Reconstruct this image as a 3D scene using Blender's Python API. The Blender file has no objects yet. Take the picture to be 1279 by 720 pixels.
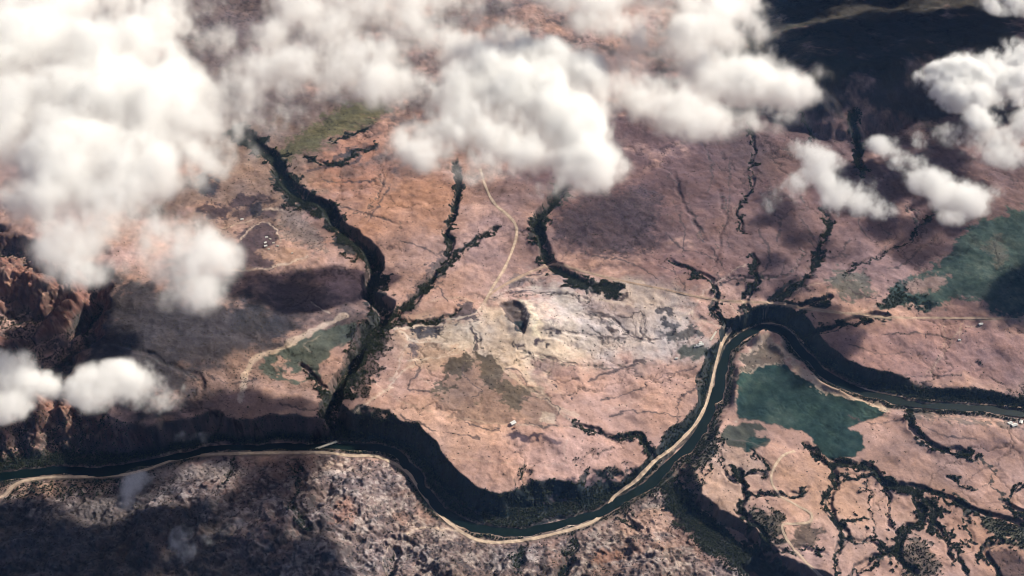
import bpy, bmesh, math, random
import numpy as np

# ------------------------------------------------------------------ camera, sky, sun, exposure
scene = bpy.context.scene
COL = scene.collection
H = 2600.0                                   # camera height above the plain, metres
DEP = math.radians(40)                       # depression of the view axis
TAN = math.tan(math.radians(25))             # half of a 50 degree horizontal field
SUN_AZ, SUN_EL = math.radians(37), math.radians(31)   # azimuth counted from +X towards +Y

cam_data = bpy.data.cameras.new('camera')
cam = bpy.data.objects.new('camera', cam_data)
COL.objects.link(cam)
cam.location = (0, 0, H)
cam.rotation_euler = (math.pi / 2 - DEP, 0, 0)
cam_data.sensor_fit = 'HORIZONTAL'
cam_data.angle = math.radians(50)
cam_data.clip_start = 1.0
cam_data.clip_end = 400000.0
scene.camera = cam

world = bpy.data.worlds.new('World')
scene.world = world
world.use_nodes = True
wn = world.node_tree.nodes
sky = wn.new('ShaderNodeTexSky')
sky.sky_type = 'NISHITA'
sky.sun_disc = False
sky.sun_elevation = SUN_EL
sky.sun_rotation = math.pi / 2 - SUN_AZ
sky.altitude = 4500
sky.air_density = 0.55
sky.dust_density = 0.1
world.node_tree.links.new(sky.outputs[0], wn['Background'].inputs['Color'])
wn['Background'].inputs['Strength'].default_value = 0.05

sun_data = bpy.data.lights.new('sun', 'SUN')
sun_data.energy = 5.0
sun_data.angle = math.radians(0.5)
sun_data.color = (1.0, 0.925, 0.79)
sun = bpy.data.objects.new('sun', sun_data)
COL.objects.link(sun)
sun.rotation_euler = (math.pi / 2 - SUN_EL, 0, math.pi / 2 + SUN_AZ)
sun.location = (3000, 3000, 4000)

scene.view_settings.view_transform = 'Standard'
scene.view_settings.look = 'None'
scene.view_settings.gamma = 1.0
scene.view_settings.exposure = 0.62
scene.render.engine = 'CYCLES'
cy = scene.cycles
cy.use_denoising = True
cy.denoiser = 'OPENIMAGEDENOISE'
cy.max_bounces = 16
cy.diffuse_bounces = 2
cy.glossy_bounces = 2
cy.transmission_bounces = 2
cy.volume_bounces = 14
cy.transparent_max_bounces = 48
cy.volume_step_rate = 2.2
cy.volume_max_steps = 256
cy.pixel_filter_type = 'BLACKMAN_HARRIS'
cy.filter_width = 1.05
cy.use_adaptive_sampling = True
cy.adaptive_threshold = 0.04
cy.sample_clamp_indirect = 6.0

# ------------------------------------------------------------------ camera <-> ground mathematics
CD, SD = math.cos(DEP), math.sin(DEP)


def ray(px, py):
    x = (np.asarray(px, float) - 639.5) / 639.5 * TAN
    y = -(np.asarray(py, float) - 360.0) / 639.5 * TAN
    return x, CD + y * SD, -SD + y * CD


def unp(px, py, z=0.0):
    dx, dy, dz = ray(px, py)
    t = (np.asarray(z, float) - H) / dz
    return dx * t, dy * t


def proj(x, y, z):
    z = z - H
    f = np.maximum(y * CD - z * SD, 1.0)
    u = y * SD + z * CD
    return 639.5 + x / f / TAN * 639.5, 360.0 - u / f / TAN * 639.5


# ------------------------------------------------------------------ noise
NT, NS = 2048, 4.0                            # tile of 2048 cells of 4 m


def spec_noise(seed, lmin, lmax, beta):
    """band-limited power-law noise tile; wavelengths in metres"""
    rng = np.random.default_rng(seed)
    w = rng.standard_normal((NT, NT)).astype(np.float32)
    f = np.fft.rfft2(w)
    ky = np.fft.fftfreq(NT, NS)[:, None]
    kx = np.fft.rfftfreq(NT, NS)[None, :]
    k = np.sqrt(kx * kx + ky * ky)
    k[0, 0] = 1e-6
    a = k ** (-beta / 2) * np.exp(-(k * lmin) ** 2 * 0.5) * (1 - np.exp(-(k * lmax) ** 2))
    a[0, 0] = 0
    n = np.fft.irfft2(f * a, s=(NT, NT))
    return (n / n.std()).astype(np.float32)


def look(n, x, y, s=1.0):
    fx = (np.asarray(x) / (NS * s)) % NT
    fy = (np.asarray(y) / (NS * s)) % NT
    ix = np.floor(fx).astype(np.int32); iy = np.floor(fy).astype(np.int32)
    ax = (fx - ix).astype(np.float32); ay = (fy - iy).astype(np.float32)
    ix %= NT; iy %= NT
    jx = (ix + 1) % NT; jy = (iy + 1) % NT
    return ((n[iy, ix] * (1 - ax) + n[iy, jx] * ax) * (1 - ay)
            + (n[jy, ix] * (1 - ax) + n[jy, jx] * ax) * ay)


N_BIG = spec_noise(1, 250, 2400, 3.0)
N_MED = spec_noise(2, 40, 420, 2.6)
N_FINE = spec_noise(3, 9, 90, 1.6)
N_WX = spec_noise(4, 14, 160, 2.4)
N_WY = spec_noise(5, 14, 160, 2.4)
N_COL = spec_noise(6, 16, 900, 2.8)
N_SX = spec_noise(14, 70, 420, 2.8)
N_SY = spec_noise(15, 70, 420, 2.8)
N_CRAG = spec_noise(16, 90, 700, 2.6)
N_COL2 = spec_noise(7, 10, 260, 1.6)
N_RID = spec_noise(8, 24, 260, 2.4)
N_GRIT = spec_noise(9, 5, 26, 0.6)


def sstep(x, a=0.0, b=1.0):
    t = np.clip((x - a) / (b - a), 0, 1)
    return t * t * (3 - 2 * t)


# ------------------------------------------------------------------ terrain grid (finer near the viewer, coarse out to the horizon)
core_r = np.arange(-60.0, 800.0, 1.08)        # rows: equal steps of view angle
core_c = np.arange(-150.0, 1430.0, 1.12)
dxr, dyr, dzr = ray(np.full_like(core_r, 639.5), core_r)
row_y = (-H / dzr) * dyr                      # world y for each core row (far to near)
far_y = row_y[0] + np.cumsum(12.0 * 1.13 ** np.arange(75))
near_y = row_y[-1] - np.cumsum(6.0 * 1.16 ** np.arange(40))
near_y = near_y[near_y > -60000]
ROWY = np.concatenate([far_y[::-1], row_y, near_y])
R0 = len(far_y)
cw = (core_c - 639.5) / 639.5 * TAN           # tangent of each core column
ext = np.cumsum(0.004 * 1.16 ** np.arange(38))
COLT = np.concatenate([(cw[0] - ext)[::-1], cw, cw[-1] + ext])
C0 = len(ext)
NR, NC = len(ROWY), len(COLT)
fwd = np.where(ROWY > 900, ROWY * CD + H * SD, 900 * CD + H * SD)
X = (COLT[None, :] * fwd[:, None]).astype(np.float64)
Y = np.repeat(ROWY[:, None], NC, 1)
Z = np.zeros_like(X)
MPP = (fwd * TAN / 639.5)[:, None] * np.ones((1, NC))     # metres per photo pixel, across


def block(px0, px1, py0, py1, mx=30, my=60):
    r0 = R0 + int((py0 - my - core_r[0]) / 1.08); r1 = R0 + int((py1 + my - core_r[0]) / 1.08) + 1
    c0 = C0 + int((px0 - mx - core_c[0]) / 1.12); c1 = C0 + int((px1 + mx - core_c[0]) / 1.12) + 1
    if r0 <= R0: r0 = 0
    if r1 >= R0 + len(core_r): r1 = NR
    if c0 <= C0: c0 = 0
    if c1 >= C0 + len(core_c): c1 = NC
    return slice(max(r0, 0), max(min(r1, NR), 1)), slice(max(c0, 0), max(min(c1, NC), 1))


def seg_dist(ax, ay, bx, by, x, y):
    ux, uy = bx - ax, by - ay
    l2 = ux * ux + uy * uy + 1e-9
    t = np.clip(((x - ax) * ux + (y - ay) * uy) / l2, 0, 1)
    qx, qy = x - (ax + ux * t), y - (ay + uy * t)
    return np.sqrt(qx * qx + qy * qy), t, ux * qy - uy * qx     # last > 0: left of direction


def smooth_line(pts, step=4.0, extra=None):
    """Catmull-Rom through the points, roughly `step` apart"""
    P = np.array(pts, float)
    E = None if extra is None else np.array(extra, float)
    Q = np.vstack([2 * P[0] - P[1], P, 2 * P[-1] - P[-2]])
    out, oe = [], []
    for i in range(1, len(Q) - 2):
        a, b, c, d = Q[i - 1], Q[i], Q[i + 1], Q[i + 2]
        n = max(1, int(np.linalg.norm(c - b) / step))
        for k in range(n):
            t = k / n
            out.append(0.5 * ((2 * b) + (c - a) * t + (2 * a - 5 * b + 4 * c - d) * t * t + (3 * b - a - 3 * c + d) * t ** 3))
            if E is not None: oe.append(E[i - 1] * (1 - t) + E[i] * t)
    out.append(P[-1])
    if E is not None:
        oe.append(E[-1]); return np.array(out), np.array(oe)
    return np.array(out)


def poly_sd(poly, x, y):
    """signed distance, positive inside"""
    P = np.array(poly, float)
    d = np.full(x.shape, 1e9); ins = np.zeros(x.shape, bool)
    n = len(P)
    for i in range(n):
        ax, ay = P[i]; bx, by = P[(i + 1) % n]
        dd, _, _ = seg_dist(ax, ay, bx, by, x, y)
        d = np.minimum(d, dd)
        if ay != by:
            ins ^= ((ay > y) != (by > y)) & (x < (bx - ax) * (y - ay) / (by - ay) + ax)
    return np.where(ins, d, -d)


def world_poly(pts, z=0.0):
    x, y = unp([p[0] for p in pts], [p[1] for p in pts], z)
    return np.stack([x, y], 1)


# ------------------------------------------------------------------ large relief
big = look(N_BIG, X, Y); med = look(N_MED, X, Y); fine = look(N_FINE, X, Y)
rid = look(N_RID, X, Y)
wx = look(N_WX, X, Y); wy = look(N_WY, X, Y)
Z += 9 * big + 2.2 * med + 0.35 * fine
far_fade = sstep(Y, 6200, 12000)
Z += far_fade * (look(N_BIG, X, Y, 3.3) * 160 + 120)
sx = look(N_SX, X, Y); sy = look(N_SY, X, Y)
XW, YW = X + 16 * sx + 2.0 * wx, Y + 16 * sy + 2.0 * wy              # warped coordinates for irregular outlines

WATER_Z = -74.0


def region(poly, z_pix, add, feather, rel=0.0, warp=True):
    """raise a region (given by its outline in the photograph, at height z_pix) by `add`, fading over `feather` metres"""
    wp = world_poly(poly, z_pix)
    sd = poly_sd(wp, XW if warp else X, YW if warp else Y)
    m = sstep(sd, -feather * 0.5, feather * 0.5)
    return m


# left plateau, a little higher than the plain
m = region([(150, 300), (300, 330), (330, 420), (300, 480), (240, 545), (60, 560), (90, 420)], 20, 40, 260)
Z += m * 34
# ground falling towards the right-hand river bend
m = region([(700, 395), (900, 385), (1100, 400), (1500, 405), (1700, 900), (880, 900), (840, 620), (700, 600)], -20, -30, 420)
Z -= m * 40
# the low point bar inside the bend
m_spit = region([(912, 545), (918, 470), (935, 430), (965, 420), (995, 440), (1030, 480), (1110, 508), (1150, 530), (1130, 565), (1060, 592), (1000, 572), (960, 552)], -64, 0, 110)
Z = Z * (1 - m_spit) + (WATER_Z + 9 + 1.2 * med) * m_spit

RIVER = [  # px, py, half width, floor left, run left, floor right, run right
    (-160, 640, 22, 14, 60, 20, 80), (-60, 604, 22, 14, 60, 20, 80), (0, 596, 22, 14, 70, 16, 80), (60, 588, 21, 14, 70, 10, 60), (130, 589, 20, 12, 60, 10, 60), (200, 577, 17, 10, 40, 10, 50),
    (255, 563, 15, 8, 36, 12, 60), (330, 559, 15, 8, 34, 14, 60), (400, 558, 16, 10, 40, 14, 60), (450, 560, 16, 18, 60, 10, 60), (485, 563, 18, 22, 46, 12, 60), (512, 584, 18, 26, 46, 10, 60),
    (532, 612, 18, 34, 46, 10, 60), (556, 640, 18, 40, 46, 10, 60), (592, 659, 17, 40, 60, 10, 60), (640, 665, 17, 20, 130, 10, 60), (700, 657, 17, 8, 150, 10, 60), (752, 638, 17, 10, 90, 14, 60),
    (800, 612, 20, 8, 50, 14, 60), (838, 582, 20, 6, 40, 12, 36), (868, 552, 20, 6, 36, 10, 30), (888, 518, 20, 6, 34, 14, 30), (899, 480, 19, 8, 34, 12, 40), (908, 444, 19, 10, 34, 12, 30),
    (925, 420, 19, 10, 36, 12, 30), (955, 410, 19, 8, 28, 12, 30), (983, 418, 19, 8, 30, 12, 30), (1002, 440, 19, 9, 30, 12, 30), (1028, 466, 19, 10, 32, 14, 30), (1068, 487, 18, 10, 36, 14, 40),
    (1115, 500, 17, 16, 50, 18, 60), (1165, 506, 17, 12, 60, 18, 60), (1225, 511, 17, 12, 60, 18, 60), (1290, 518, 17, 12, 60, 18, 60), (1460, 540, 17, 12, 60, 18, 60), (1800, 560, 17, 12, 60, 18, 60)]
# rocky hills south of the river
rl_ = smooth_line([r[:2] for r in RIVER if r[0] <= 838], 8.0)
south = [(-900, 700)] + [tuple(p) for p in rl_] + [(838, 602), (858, 642), (888, 668), (924, 694), (968, 720), (1030, 760), (1080, 1400), (-900, 1400)]
wp = world_poly(south, -70)
sd_s = poly_sd(wp, XW, YW)
m_s = sstep(sd_s, -12, 24)
ridge = 1 - np.abs(rid) / 1.2
rise = np.clip(sd_s - 30, 0, 700)
zs = WATER_Z + 8 + 60 * sstep(rise, 0, 420) + 15 * (1 - np.abs(look(N_CRAG, X + 800, Y)) / 1.2) * sstep(rise, 10, 260) + 5 * ridge * sstep(rise, 10, 160) + 6 * med * sstep(rise, 0, 250) + 1.5 * fine - 1.2 * np.abs(look(N_FINE, X + 810, Y + 90))
Z = Z * (1 - m_s) + zs * m_s

# far ridge at the upper right, its shaded face towards the viewer
wp = world_poly([(1020, 92), (1070, 84), (1120, 78), (1190, 62), (1290, 42), (1450, 20)], 160)
d = np.full(X.shape, 1e9)
for i in range(len(wp) - 1):
    dd, t, side = seg_dist(*wp[i], *wp[i + 1], XW, YW)
    eff = np.where(side > 0, dd * 0.30, dd * 1.0)
    d = np.minimum(d, eff)
rm = 165 - d * 0.55 + 4 * look(N_CRAG, X, Y) - 6 * np.abs(look(N_BIG, X + 1700, Y)) + 1.0 * med
rm = rm - 165 * sstep(wp[0][0] + 60 - X, 0, 420)
Z = np.where(rm > Z, Z + (rm - Z) * sstep(rm - Z, 0, 30), Z)
Z += 90 * sstep(Y, 4900, 5900) * sstep(X, 600, 1800)

# gorge at the far left with its spurs
gorge = [(-700, 150), (-40, 245), (70, 310), (150, 338), (144, 366), (137, 400), (122, 430), (106, 466), (104, 500), (150, 522), (235, 540), (240, 560), (120, 600), (-700, 640)]
wp = world_poly(gorge, 25)
sd_g = poly_sd(wp, X + 12 * sx + 2 * wx, Y + 12 * sy + 2 * wy)
fl = sstep(sd_g, -4, 105)
Z = Z * (1 - fl) + (WATER_Z + 10 + 9 * med + 5 * np.abs(rid)) * fl
for pts, zc, fall in (
        ([(-60, 318), (28, 334), (62, 350), (86, 352), (72, 388), (46, 416)], [35, 50, 52, 40, 14, -20], 0.95),
        ([(40, 318), (66, 322), (92, 344)], [30, 36, 20], 1.1),
        ([(-60, 372), (-8, 366), (14, 372)], [10, 12, -6], 1.0),
        ([(-60, 425), (-6, 420), (18, 424)], [-4, -4, -20], 1.0),
        ([(38, 490), (42, 520), (38, 548), (34, 566)], [24, 12, -12, -40], 1.1),
        ([(74, 500), (82, 530), (80, 550), (76, 570)], [20, 6, -20, -44], 1.2),
        ([(100, 508), (104, 540), (102, 552)], [22, -8, -40], 1.2),
        ([(-30, 500), (2, 540), (4, 575)], [24, 0, -44], 1.1),
        ([(16, 552), (24, 575)], [-24, -55], 1.2)):
    xy = np.array([[float(v) for v in unp(p[0], p[1], z)] for p, z in zip(pts, zc)])
    for i in range(len(xy) - 1):
        dd, t, side = seg_dist(*xy[i], *xy[i + 1], X + 8 * sx + 2.5 * wx, Y + 8 * sy + 2.5 * wy)
        zz = zc[i] * (1 - t) + zc[i + 1] * t - 14 - np.maximum(dd - 9, 0) * fall + 8 * med - 7 * np.abs(rid) + 2.5 * fine
        Z = np.maximum(Z, np.where(dd < 260, zz, -999))


mx_, my_ = (float(v) for v in unp(672, 398, 0))
q1 = np.sqrt(((XW - mx_) / 150) ** 2 + ((YW - my_) / 170) ** 2)
rad = np.arctan2(YW - my_, XW - mx_)
Z += np.exp(-q1 ** 2 * 1.3) * (24 + 2.6 * np.cos(rad * 9 + 2.2 * sx) * np.clip(q1, 0, 1) + 1.8 * np.cos(rad * 17 + 3 * sy) * np.clip(q1, 0, 1))


# ------------------------------------------------------------------ height lookup and picking a photo point on the ground
def row_of(y):
    return np.interp(-np.asarray(y), -ROWY, np.arange(NR))


def height(x, y, zz=None):
    zz = Z if zz is None else zz
    r = np.clip(row_of(y), 0, NR - 1.001)
    f = np.where(np.asarray(y) > 900, np.asarray(y) * CD + H * SD, 900 * CD + H * SD)
    c = np.clip(np.interp(np.asarray(x) / f, COLT, np.arange(NC)), 0, NC - 1.001)
    r0 = r.astype(int); c0 = c.astype(int); a = r - r0; b = c - c0
    return ((zz[r0, c0] * (1 - b) + zz[r0, c0 + 1] * b) * (1 - a) + (zz[r0 + 1, c0] * (1 - b) + zz[r0 + 1, c0 + 1] * b) * a)


def pick(px, py, offset=0.0):
    """where the line of sight through a photo point meets the ground (lowered by offset)"""
    dx, dy, dz = ray(np.atleast_1d(px), np.atleast_1d(py))
    zz = np.linspace(420, -140, 281)
    t = (zz[None, :] - H) / dz[:, None]
    xs, ys = dx[:, None] * t, dy[:, None] * t
    hh = height(xs, ys) - np.asarray(offset).reshape(-1, 1)
    below = zz[None, :] <= hh
    below[:, -1] = True
    k = np.argmax(below, 1)
    i = np.arange(len(k))
    return xs[i, k], ys[i, k], hh[i, k]


# ------------------------------------------------------------------ river: centre line in the photograph, bank runs (metres) on both sides
rp, re_ = smooth_line([r[:2] for r in RIVER], 7.0, [r[2:] for r in RIVER])
rxw, ryw = unp(rp[:, 0], rp[:, 1], WATER_Z)
bd = np.full(X.shape, 1e9); bs = np.zeros(X.shape); be = np.zeros(X.shape + (5,), np.float32)
for i in range(len(rp) - 1):
    p0, p1 = rp[i], rp[i + 1]
    rs, cs = block(min(p0[0], p1[0]), max(p0[0], p1[0]), min(p0[1], p1[1]), max(p0[1], p1[1]), 110, 110)
    dd, t, side = seg_dist(rxw[i], ryw[i], rxw[i + 1], ryw[i + 1], X[rs, cs] + 7 * sx[rs, cs] + 1.2 * wx[rs, cs], Y[rs, cs] + 7 * sy[rs, cs] + 1.2 * wy[rs, cs])
    mm = dd < bd[rs, cs]
    bd[rs, cs] = np.where(mm, dd, bd[rs, cs]); bs[rs, cs] = np.where(mm, side, bs[rs, cs])
    be[rs, cs] = np.where(mm[..., None], re_[i] * (1 - t[..., None]) + re_[i + 1] * t[..., None], be[rs, cs])
hw = be[..., 0]
fl_ = np.where(bs > 0, be[..., 1], be[..., 3]); ru_ = np.maximum(np.where(bs > 0, be[..., 2], be[..., 4]), 5)
ru_ = ru_ * (1 + 0.3 * np.clip(sx, -1.5, 1.5))
near = bd < 400
k = sstep((bd - hw - fl_) / ru_)
bankz = WATER_Z + 1.2 + 2.5 * sstep(bd, hw, hw + 12) + 1.0 * fine * sstep(bd, hw, hw + 20)
Zr = bankz + (Z - bankz) * k
bed = WATER_Z - 4 + 5.0 * sstep(bd, hw * 0.55, hw * 1.05)
Zr = np.where(bd < hw * 1.05, np.minimum(Zr, bed), Zr)
Z = np.where(near, Zr, Z)
RIVER_D, RIVER_HW, RIVER_SIDE = bd, hw, bs

# ------------------------------------------------------------------ canyons and gullies: photo line, depth, floor half width, run (metres), wood width (px), wood density
GULLIES = [
    # the wooded side canyon on the left
    ([(300, 165), (322, 182), (345, 205), (362, 236), (385, 254), (408, 264), (422, 290), (448, 312), (466, 330), (470, 352), (466, 378), (480, 398), (462, 424), (444, 450), (430, 480), (416, 508), (420, 535), (432, 556)],
     [10, 16, 22, 26, 30, 34, 44, 50, 52, 52, 50, 44, 40, 40, 42, 46, 54, 62], 12, 24, 11, .8),
    ([(568, 205), (572, 236), (568, 262), (560, 288), (562, 312), (548, 342), (526, 366), (506, 384), (486, 400)], 12, 4, 16, 3.6, 1.0),
    ([(618, 288), (592, 303), (566, 324), (548, 342)], 7, 3, 12, 3.0, .8),
    ([(706, 222), (698, 246), (680, 268), (670, 284), (677, 306), (688, 332), (708, 346), (738, 358), (768, 362)], [26, 28, 28, 26, 24, 22, 18, 10, 6], 9, 20, 7, 1.0),
    ([(832, 602), (846, 618), (858, 642), (888, 668), (924, 694), (968, 720), (1030, 752), (1120, 800)], [32, 36, 44, 48, 50, 50, 50, 50], 34, 28, 16, .9),
    ([(936, 150), (940, 195), (935, 238), (924, 260), (925, 276), (929, 292)], 7, 2, 12, 1.5, .8),
    ([(1066, 142), (1068, 170), (1072, 200), (1078, 215)], 16, 5, 16, 5, 1),
    ([(992, 120), (1004, 150), (1014, 172)], 8, 2, 12, 2.2, .8),
    ([(938, 318), (941, 341), (944, 352), (931, 368), (929, 388), (934, 408)], 9, 2, 12, 2.6, .9),
    ([(840, 328), (869, 343), (889, 356), (896, 370), (891, 388), (902, 401), (918, 411)], 8, 2, 11, 2.0, .9),
    ([(1030, 262), (1034, 288), (1025, 312), (1016, 334), (994, 355), (974, 372), (960, 390), (956, 406)], 9, 3, 18, 3.2, .9),
    ([(1035, 376), (1007, 388), (984, 399), (972, 408)], 12, 3, 12, 3.4, 1),
    ([(1110, 396), (1078, 401), (1051, 408), (1017, 417), (1004, 424)], 10, 3, 12, 2.4, .9),
    ([(1170, 262), (1148, 283), (1131, 302), (1098, 322), (1067, 334), (1054, 346)], 6, 2, 10, 1.4, .8),
    ([(1136, 258), (1141, 270), (1148, 282)], 4, 2, 8, 1.0, .7),
    ([(1004, 310), (995, 335), (985, 345), (944, 347), (915, 350), (894, 360)], 4, 2, 8, 1.1, .7),
    ([(900, 240), (905, 275), (898, 310), (886, 340)], 4, 2, 12, .7, .4),
    ([(836, 215), (860, 265), (880, 300)], 4, 2, 14, .7, .3),
    # terraces at the lower right
    ([(1135, 508), (1140, 530), (1151, 547), (1172, 561), (1202, 567), (1229, 579), (1242, 590), (1237, 606), (1249, 620), (1266, 637), (1300, 655)], 9, 3, 12, 2.6, 1),
    ([(1040, 581), (1067, 581), (1091, 588), (1104, 601), (1135, 611), (1161, 615), (1185, 624), (1212, 638), (1245, 651), (1300, 664)], 10, 4, 13, 3.4, 1),
    ([(1040, 584), (1038, 604), (1034, 628), (1040, 648), (1054, 665), (1046, 690)], 9, 4, 12, 3.2, 1),
    ([(1145, 613), (1148, 635), (1151, 651), (1128, 665), (1121, 682), (1117, 698), (1141, 714)], 9, 4, 12, 3.6, 1),
    ([(1158, 628), (1172, 655), (1178, 674)], 7, 3, 10, 3.0, 1),
    ([(1245, 676), (1229, 688), (1236, 706), (1250, 730)], 7, 3, 10, 2.4, 1),
    ([(1064, 722), (1080, 706), (1104, 694), (1118, 684)], 8, 3, 12, 2.6, 1),
    ([(922, 588), (925, 602), (930, 618), (925, 641), (940, 655), (958, 684)], 8, 3, 12, 3.0, 1),
    ([(930, 618), (960, 618), (998, 620), (1006, 612)], 6, 2, 10, 2.0, 1),
    ([(936, 562), (945, 570), (960, 582), (957, 595), (940, 591), (926, 596)], 4, 1, 7, 1.2, .9),
    ([(1008, 556), (1018, 568), (1034, 579)], 6, 3, 10, 2.6, 1),
    ([(1078, 600), (1087, 638), (1091, 678)], 2, 1, 7, 1.0, .6),
    ([(1185, 660), (1186, 680), (1190, 700)], 4, 2, 8, 1.4, .8),
    ([(1091, 588), (1076, 596), (1060, 594), (1044, 600)], 4, 2, 8, 1.6, .9),
    ([(1104, 601), (1112, 622), (1108, 644), (1120, 664)], 4, 2, 8, 1.5, .8),
    ([(1212, 638), (1204, 656), (1212, 676), (1200, 700), (1206, 724)], 5, 2, 8, 1.7, .9),
    ([(1237, 606), (1216, 610), (1200, 604), (1186, 594)], 4, 2, 8, 1.3, .8),
    ([(1040, 648), (1062, 650), (1080, 646)], 3, 2, 7, 1.3, .8),
    ([(1054, 665), (1070, 676), (1092, 678), (1104, 692)], 4, 2, 8, 1.6, .9),
    ([(1178, 674), (1192, 684), (1204, 684)], 3, 2, 7, 1.4, .8),
    ([(1151, 651), (1168, 640), (1184, 638)], 3, 2, 7, 1.3, .8),
    ([(960, 684), (985, 690), (1004, 684), (1030, 690)], 4, 2, 8, 1.4, .8),
    ([(1266, 637), (1262, 620), (1276, 606), (1300, 600)], 4, 2, 8, 1.5, .8),
    ([(885, 560), (900, 574), (905, 596), (920, 604)], 3, 2, 7, 1.3, .7),
    ([(1046, 690), (1040, 704), (1050, 724)], 4, 2, 8, 1.6, .9),
    # the plain in the middle
    ([(716, 530), (748, 542), (770, 547), (792, 545), (802, 552), (808, 564), (820, 580)], 10, 3, 12, 2.6, .9),
    ([(636, 368), (680, 366), (717, 369), (735, 376)], 3, 1, 8, .8, .4),
    ([(727, 395), (761, 399), (781, 415), (808, 425), (840, 420)], 3, 1, 8, .9, .4),
    ([(805, 391), (801, 408), (810, 424)], 3, 1, 7, .8, .5),
    ([(650, 440), (690, 450), (717, 456), (770, 458), (812, 452)], 3, 1, 9, .8, .4),
    ([(704, 415), (740, 420), (781, 428)], 2, 1, 7, .6, .4),
    ([(588, 408), (596, 420), (599, 436)], 3, 1, 7, 1.2, .8),
    ([(378, 460), (398, 484), (412, 496), (406, 510), (416, 528)], 8, 2, 10, 2.0, 1),
    ([(412, 178), (440, 168), (462, 160)], 4, 2, 8, 1.4, 1),
    ([(380, 196), (400, 204), (424, 206), (446, 190), (470, 186)], 7, 2, 12, 2.0, 1),
    ([(478, 220), (470, 250), (458, 268)], 3, 1, 9, 1.0, .4),
    ([(420, 255), (460, 268), (500, 280)], 2, 1, 8, .8, .3),
    ([(490, 400), (520, 404), (552, 398), (566, 388)], 5, 2, 9, 2.4, .7),
    # rocky hills south of the river
    ([(712, 668), (716, 684), (708, 700), (700, 724)], 22, 4, 18, 3, .7),
    ([(648, 676), (650, 694), (644, 716)], 14, 4, 18, 3, .6),
    ([(492, 690), (486, 706), (488, 730)], 16, 4, 18, 2, .5),
    ([(364, 580), (372, 600), (366, 628), (380, 660)], 12, 3, 18, 2, .6),
    ([(296, 574), (286, 592), (276, 606)], 10, 3, 14, 2, .5),
    ([(770, 628), (784, 650), (796, 662)], 12, 3, 14, 2, .7),
    ([(148, 430), (240, 470), (256, 486)], 4, 2, 12, 1, .4),
]
GDATA = []
for pts, dep, fw, run, vw, vd in GULLIES:
    dl = [dep] * len(pts) if not isinstance(dep, list) else dep
    p, e = smooth_line(pts, 5.0, [[v] for v in dl])
    jr = np.random.default_rng(int(pts[0][0] * 7 + pts[0][1]))
    gx, gy, gz = pick(p[:, 0], p[:, 1], e[:, 0])
    GDATA.append((gx, gy, e[:, 0], fw, run))
    cut = None
for gx, gy, e, fw, run in GDATA:
    px_, py_ = proj(gx, gy, np.zeros_like(gx))
    for i in range(len(gx) - 1):
        rs, cs = block(min(px_[i], px_[i + 1]), max(px_[i], px_[i + 1]), min(py_[i], py_[i + 1]), max(py_[i], py_[i + 1]), 60, 50)
        dd, t, side = seg_dist(gx[i], gy[i], gx[i + 1], gy[i + 1], X[rs, cs] + 6 * sx[rs, cs] + 2.5 * wx[rs, cs], Y[rs, cs] + 6 * sy[rs, cs] + 2.5 * wy[rs, cs])
        de = e[i] * (1 - t) + e[i + 1] * t
        if i == 0:
            de = de * sstep(1 - dd / 200)
        cutz = de * (1 - sstep((dd - fw) / run))
        key = ('cut')
        if 'CUT' not in globals(): CUT = np.zeros_like(Z)
        CUT[rs, cs] = np.maximum(CUT[rs, cs], cutz)
keep = sstep(RIVER_D, RIVER_HW + 4, RIVER_HW + 40)
Z = np.where(near, np.maximum(Z - CUT * keep, WATER_Z + 1.5 * keep + np.minimum(Z - WATER_Z, 0)), Z - CUT)
# a quarry pit in the pale ground
sd = poly_sd(world_poly([(624, 380), (640, 374), (652, 379), (658, 394), (659, 410), (652, 420), (643, 408), (634, 395)]), X + 3 * wx, Y + 3 * wy)
Z -= 17 * sstep(sd, -8, 16)

# ------------------------------------------------------------------ drainage: where rain water would gather on this relief
import heapq
DS = 2
r_i = np.arange(R0, R0 + len(core_r), DS); c_i = np.arange(C0, C0 + len(core_c), DS)
ZS = (Z[np.ix_(r_i, c_i)] + 0.9 * look(N_FINE, X[np.ix_(r_i, c_i)] + 40, Y[np.ix_(r_i, c_i)]) + 2.2 * look(N_RID, X[np.ix_(r_i, c_i)] + 940, Y[np.ix_(r_i, c_i)]))
nr_, nc_ = ZS.shape
zf = ZS.ravel().tolist()
recv = [-1] * (nr_ * nc_); done = bytearray(nr_ * nc_); heap = []
for i in range(nr_):
    for j in ((0, nc_ - 1) if 0 < i < nr_ - 1 else range(nc_)):
        done[i * nc_ + j] = 1; heap.append((zf[i * nc_ + j], i * nc_ + j))
heapq.heapify(heap)
order = []
OFF = ((-1, 0), (1, 0), (0, -1), (0, 1), (-1, -1), (-1, 1), (1, -1), (1, 1))
while heap:
    z_, k_ = heapq.heappop(heap); order.append(k_)
    i, j = divmod(k_, nc_)
    for di, dj in OFF:
        a, b = i + di, j + dj
        if 0 <= a < nr_ and 0 <= b < nc_:
            m_ = a * nc_ + b
            if not done[m_]:
                done[m_] = 1; recv[m_] = k_
                heapq.heappush(heap, (zf[m_] if zf[m_] > z_ else z_ + 1e-4, m_))
cell = (MPP[np.ix_(r_i, c_i)] ** 2 * 9).ravel().tolist()
acc_ = cell[:]
for k_ in reversed(order):
    if recv[k_] >= 0: acc_[recv[k_]] += acc_[k_]
ACC = np.array(acc_).reshape(nr_, nc_)
RILL = sstep(np.log10(ACC), 3.5, 4.9).astype(np.float32)
rr_ = (np.arange(NR) - R0) / DS; cc_ = (np.arange(NC) - C0) / DS


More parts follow.
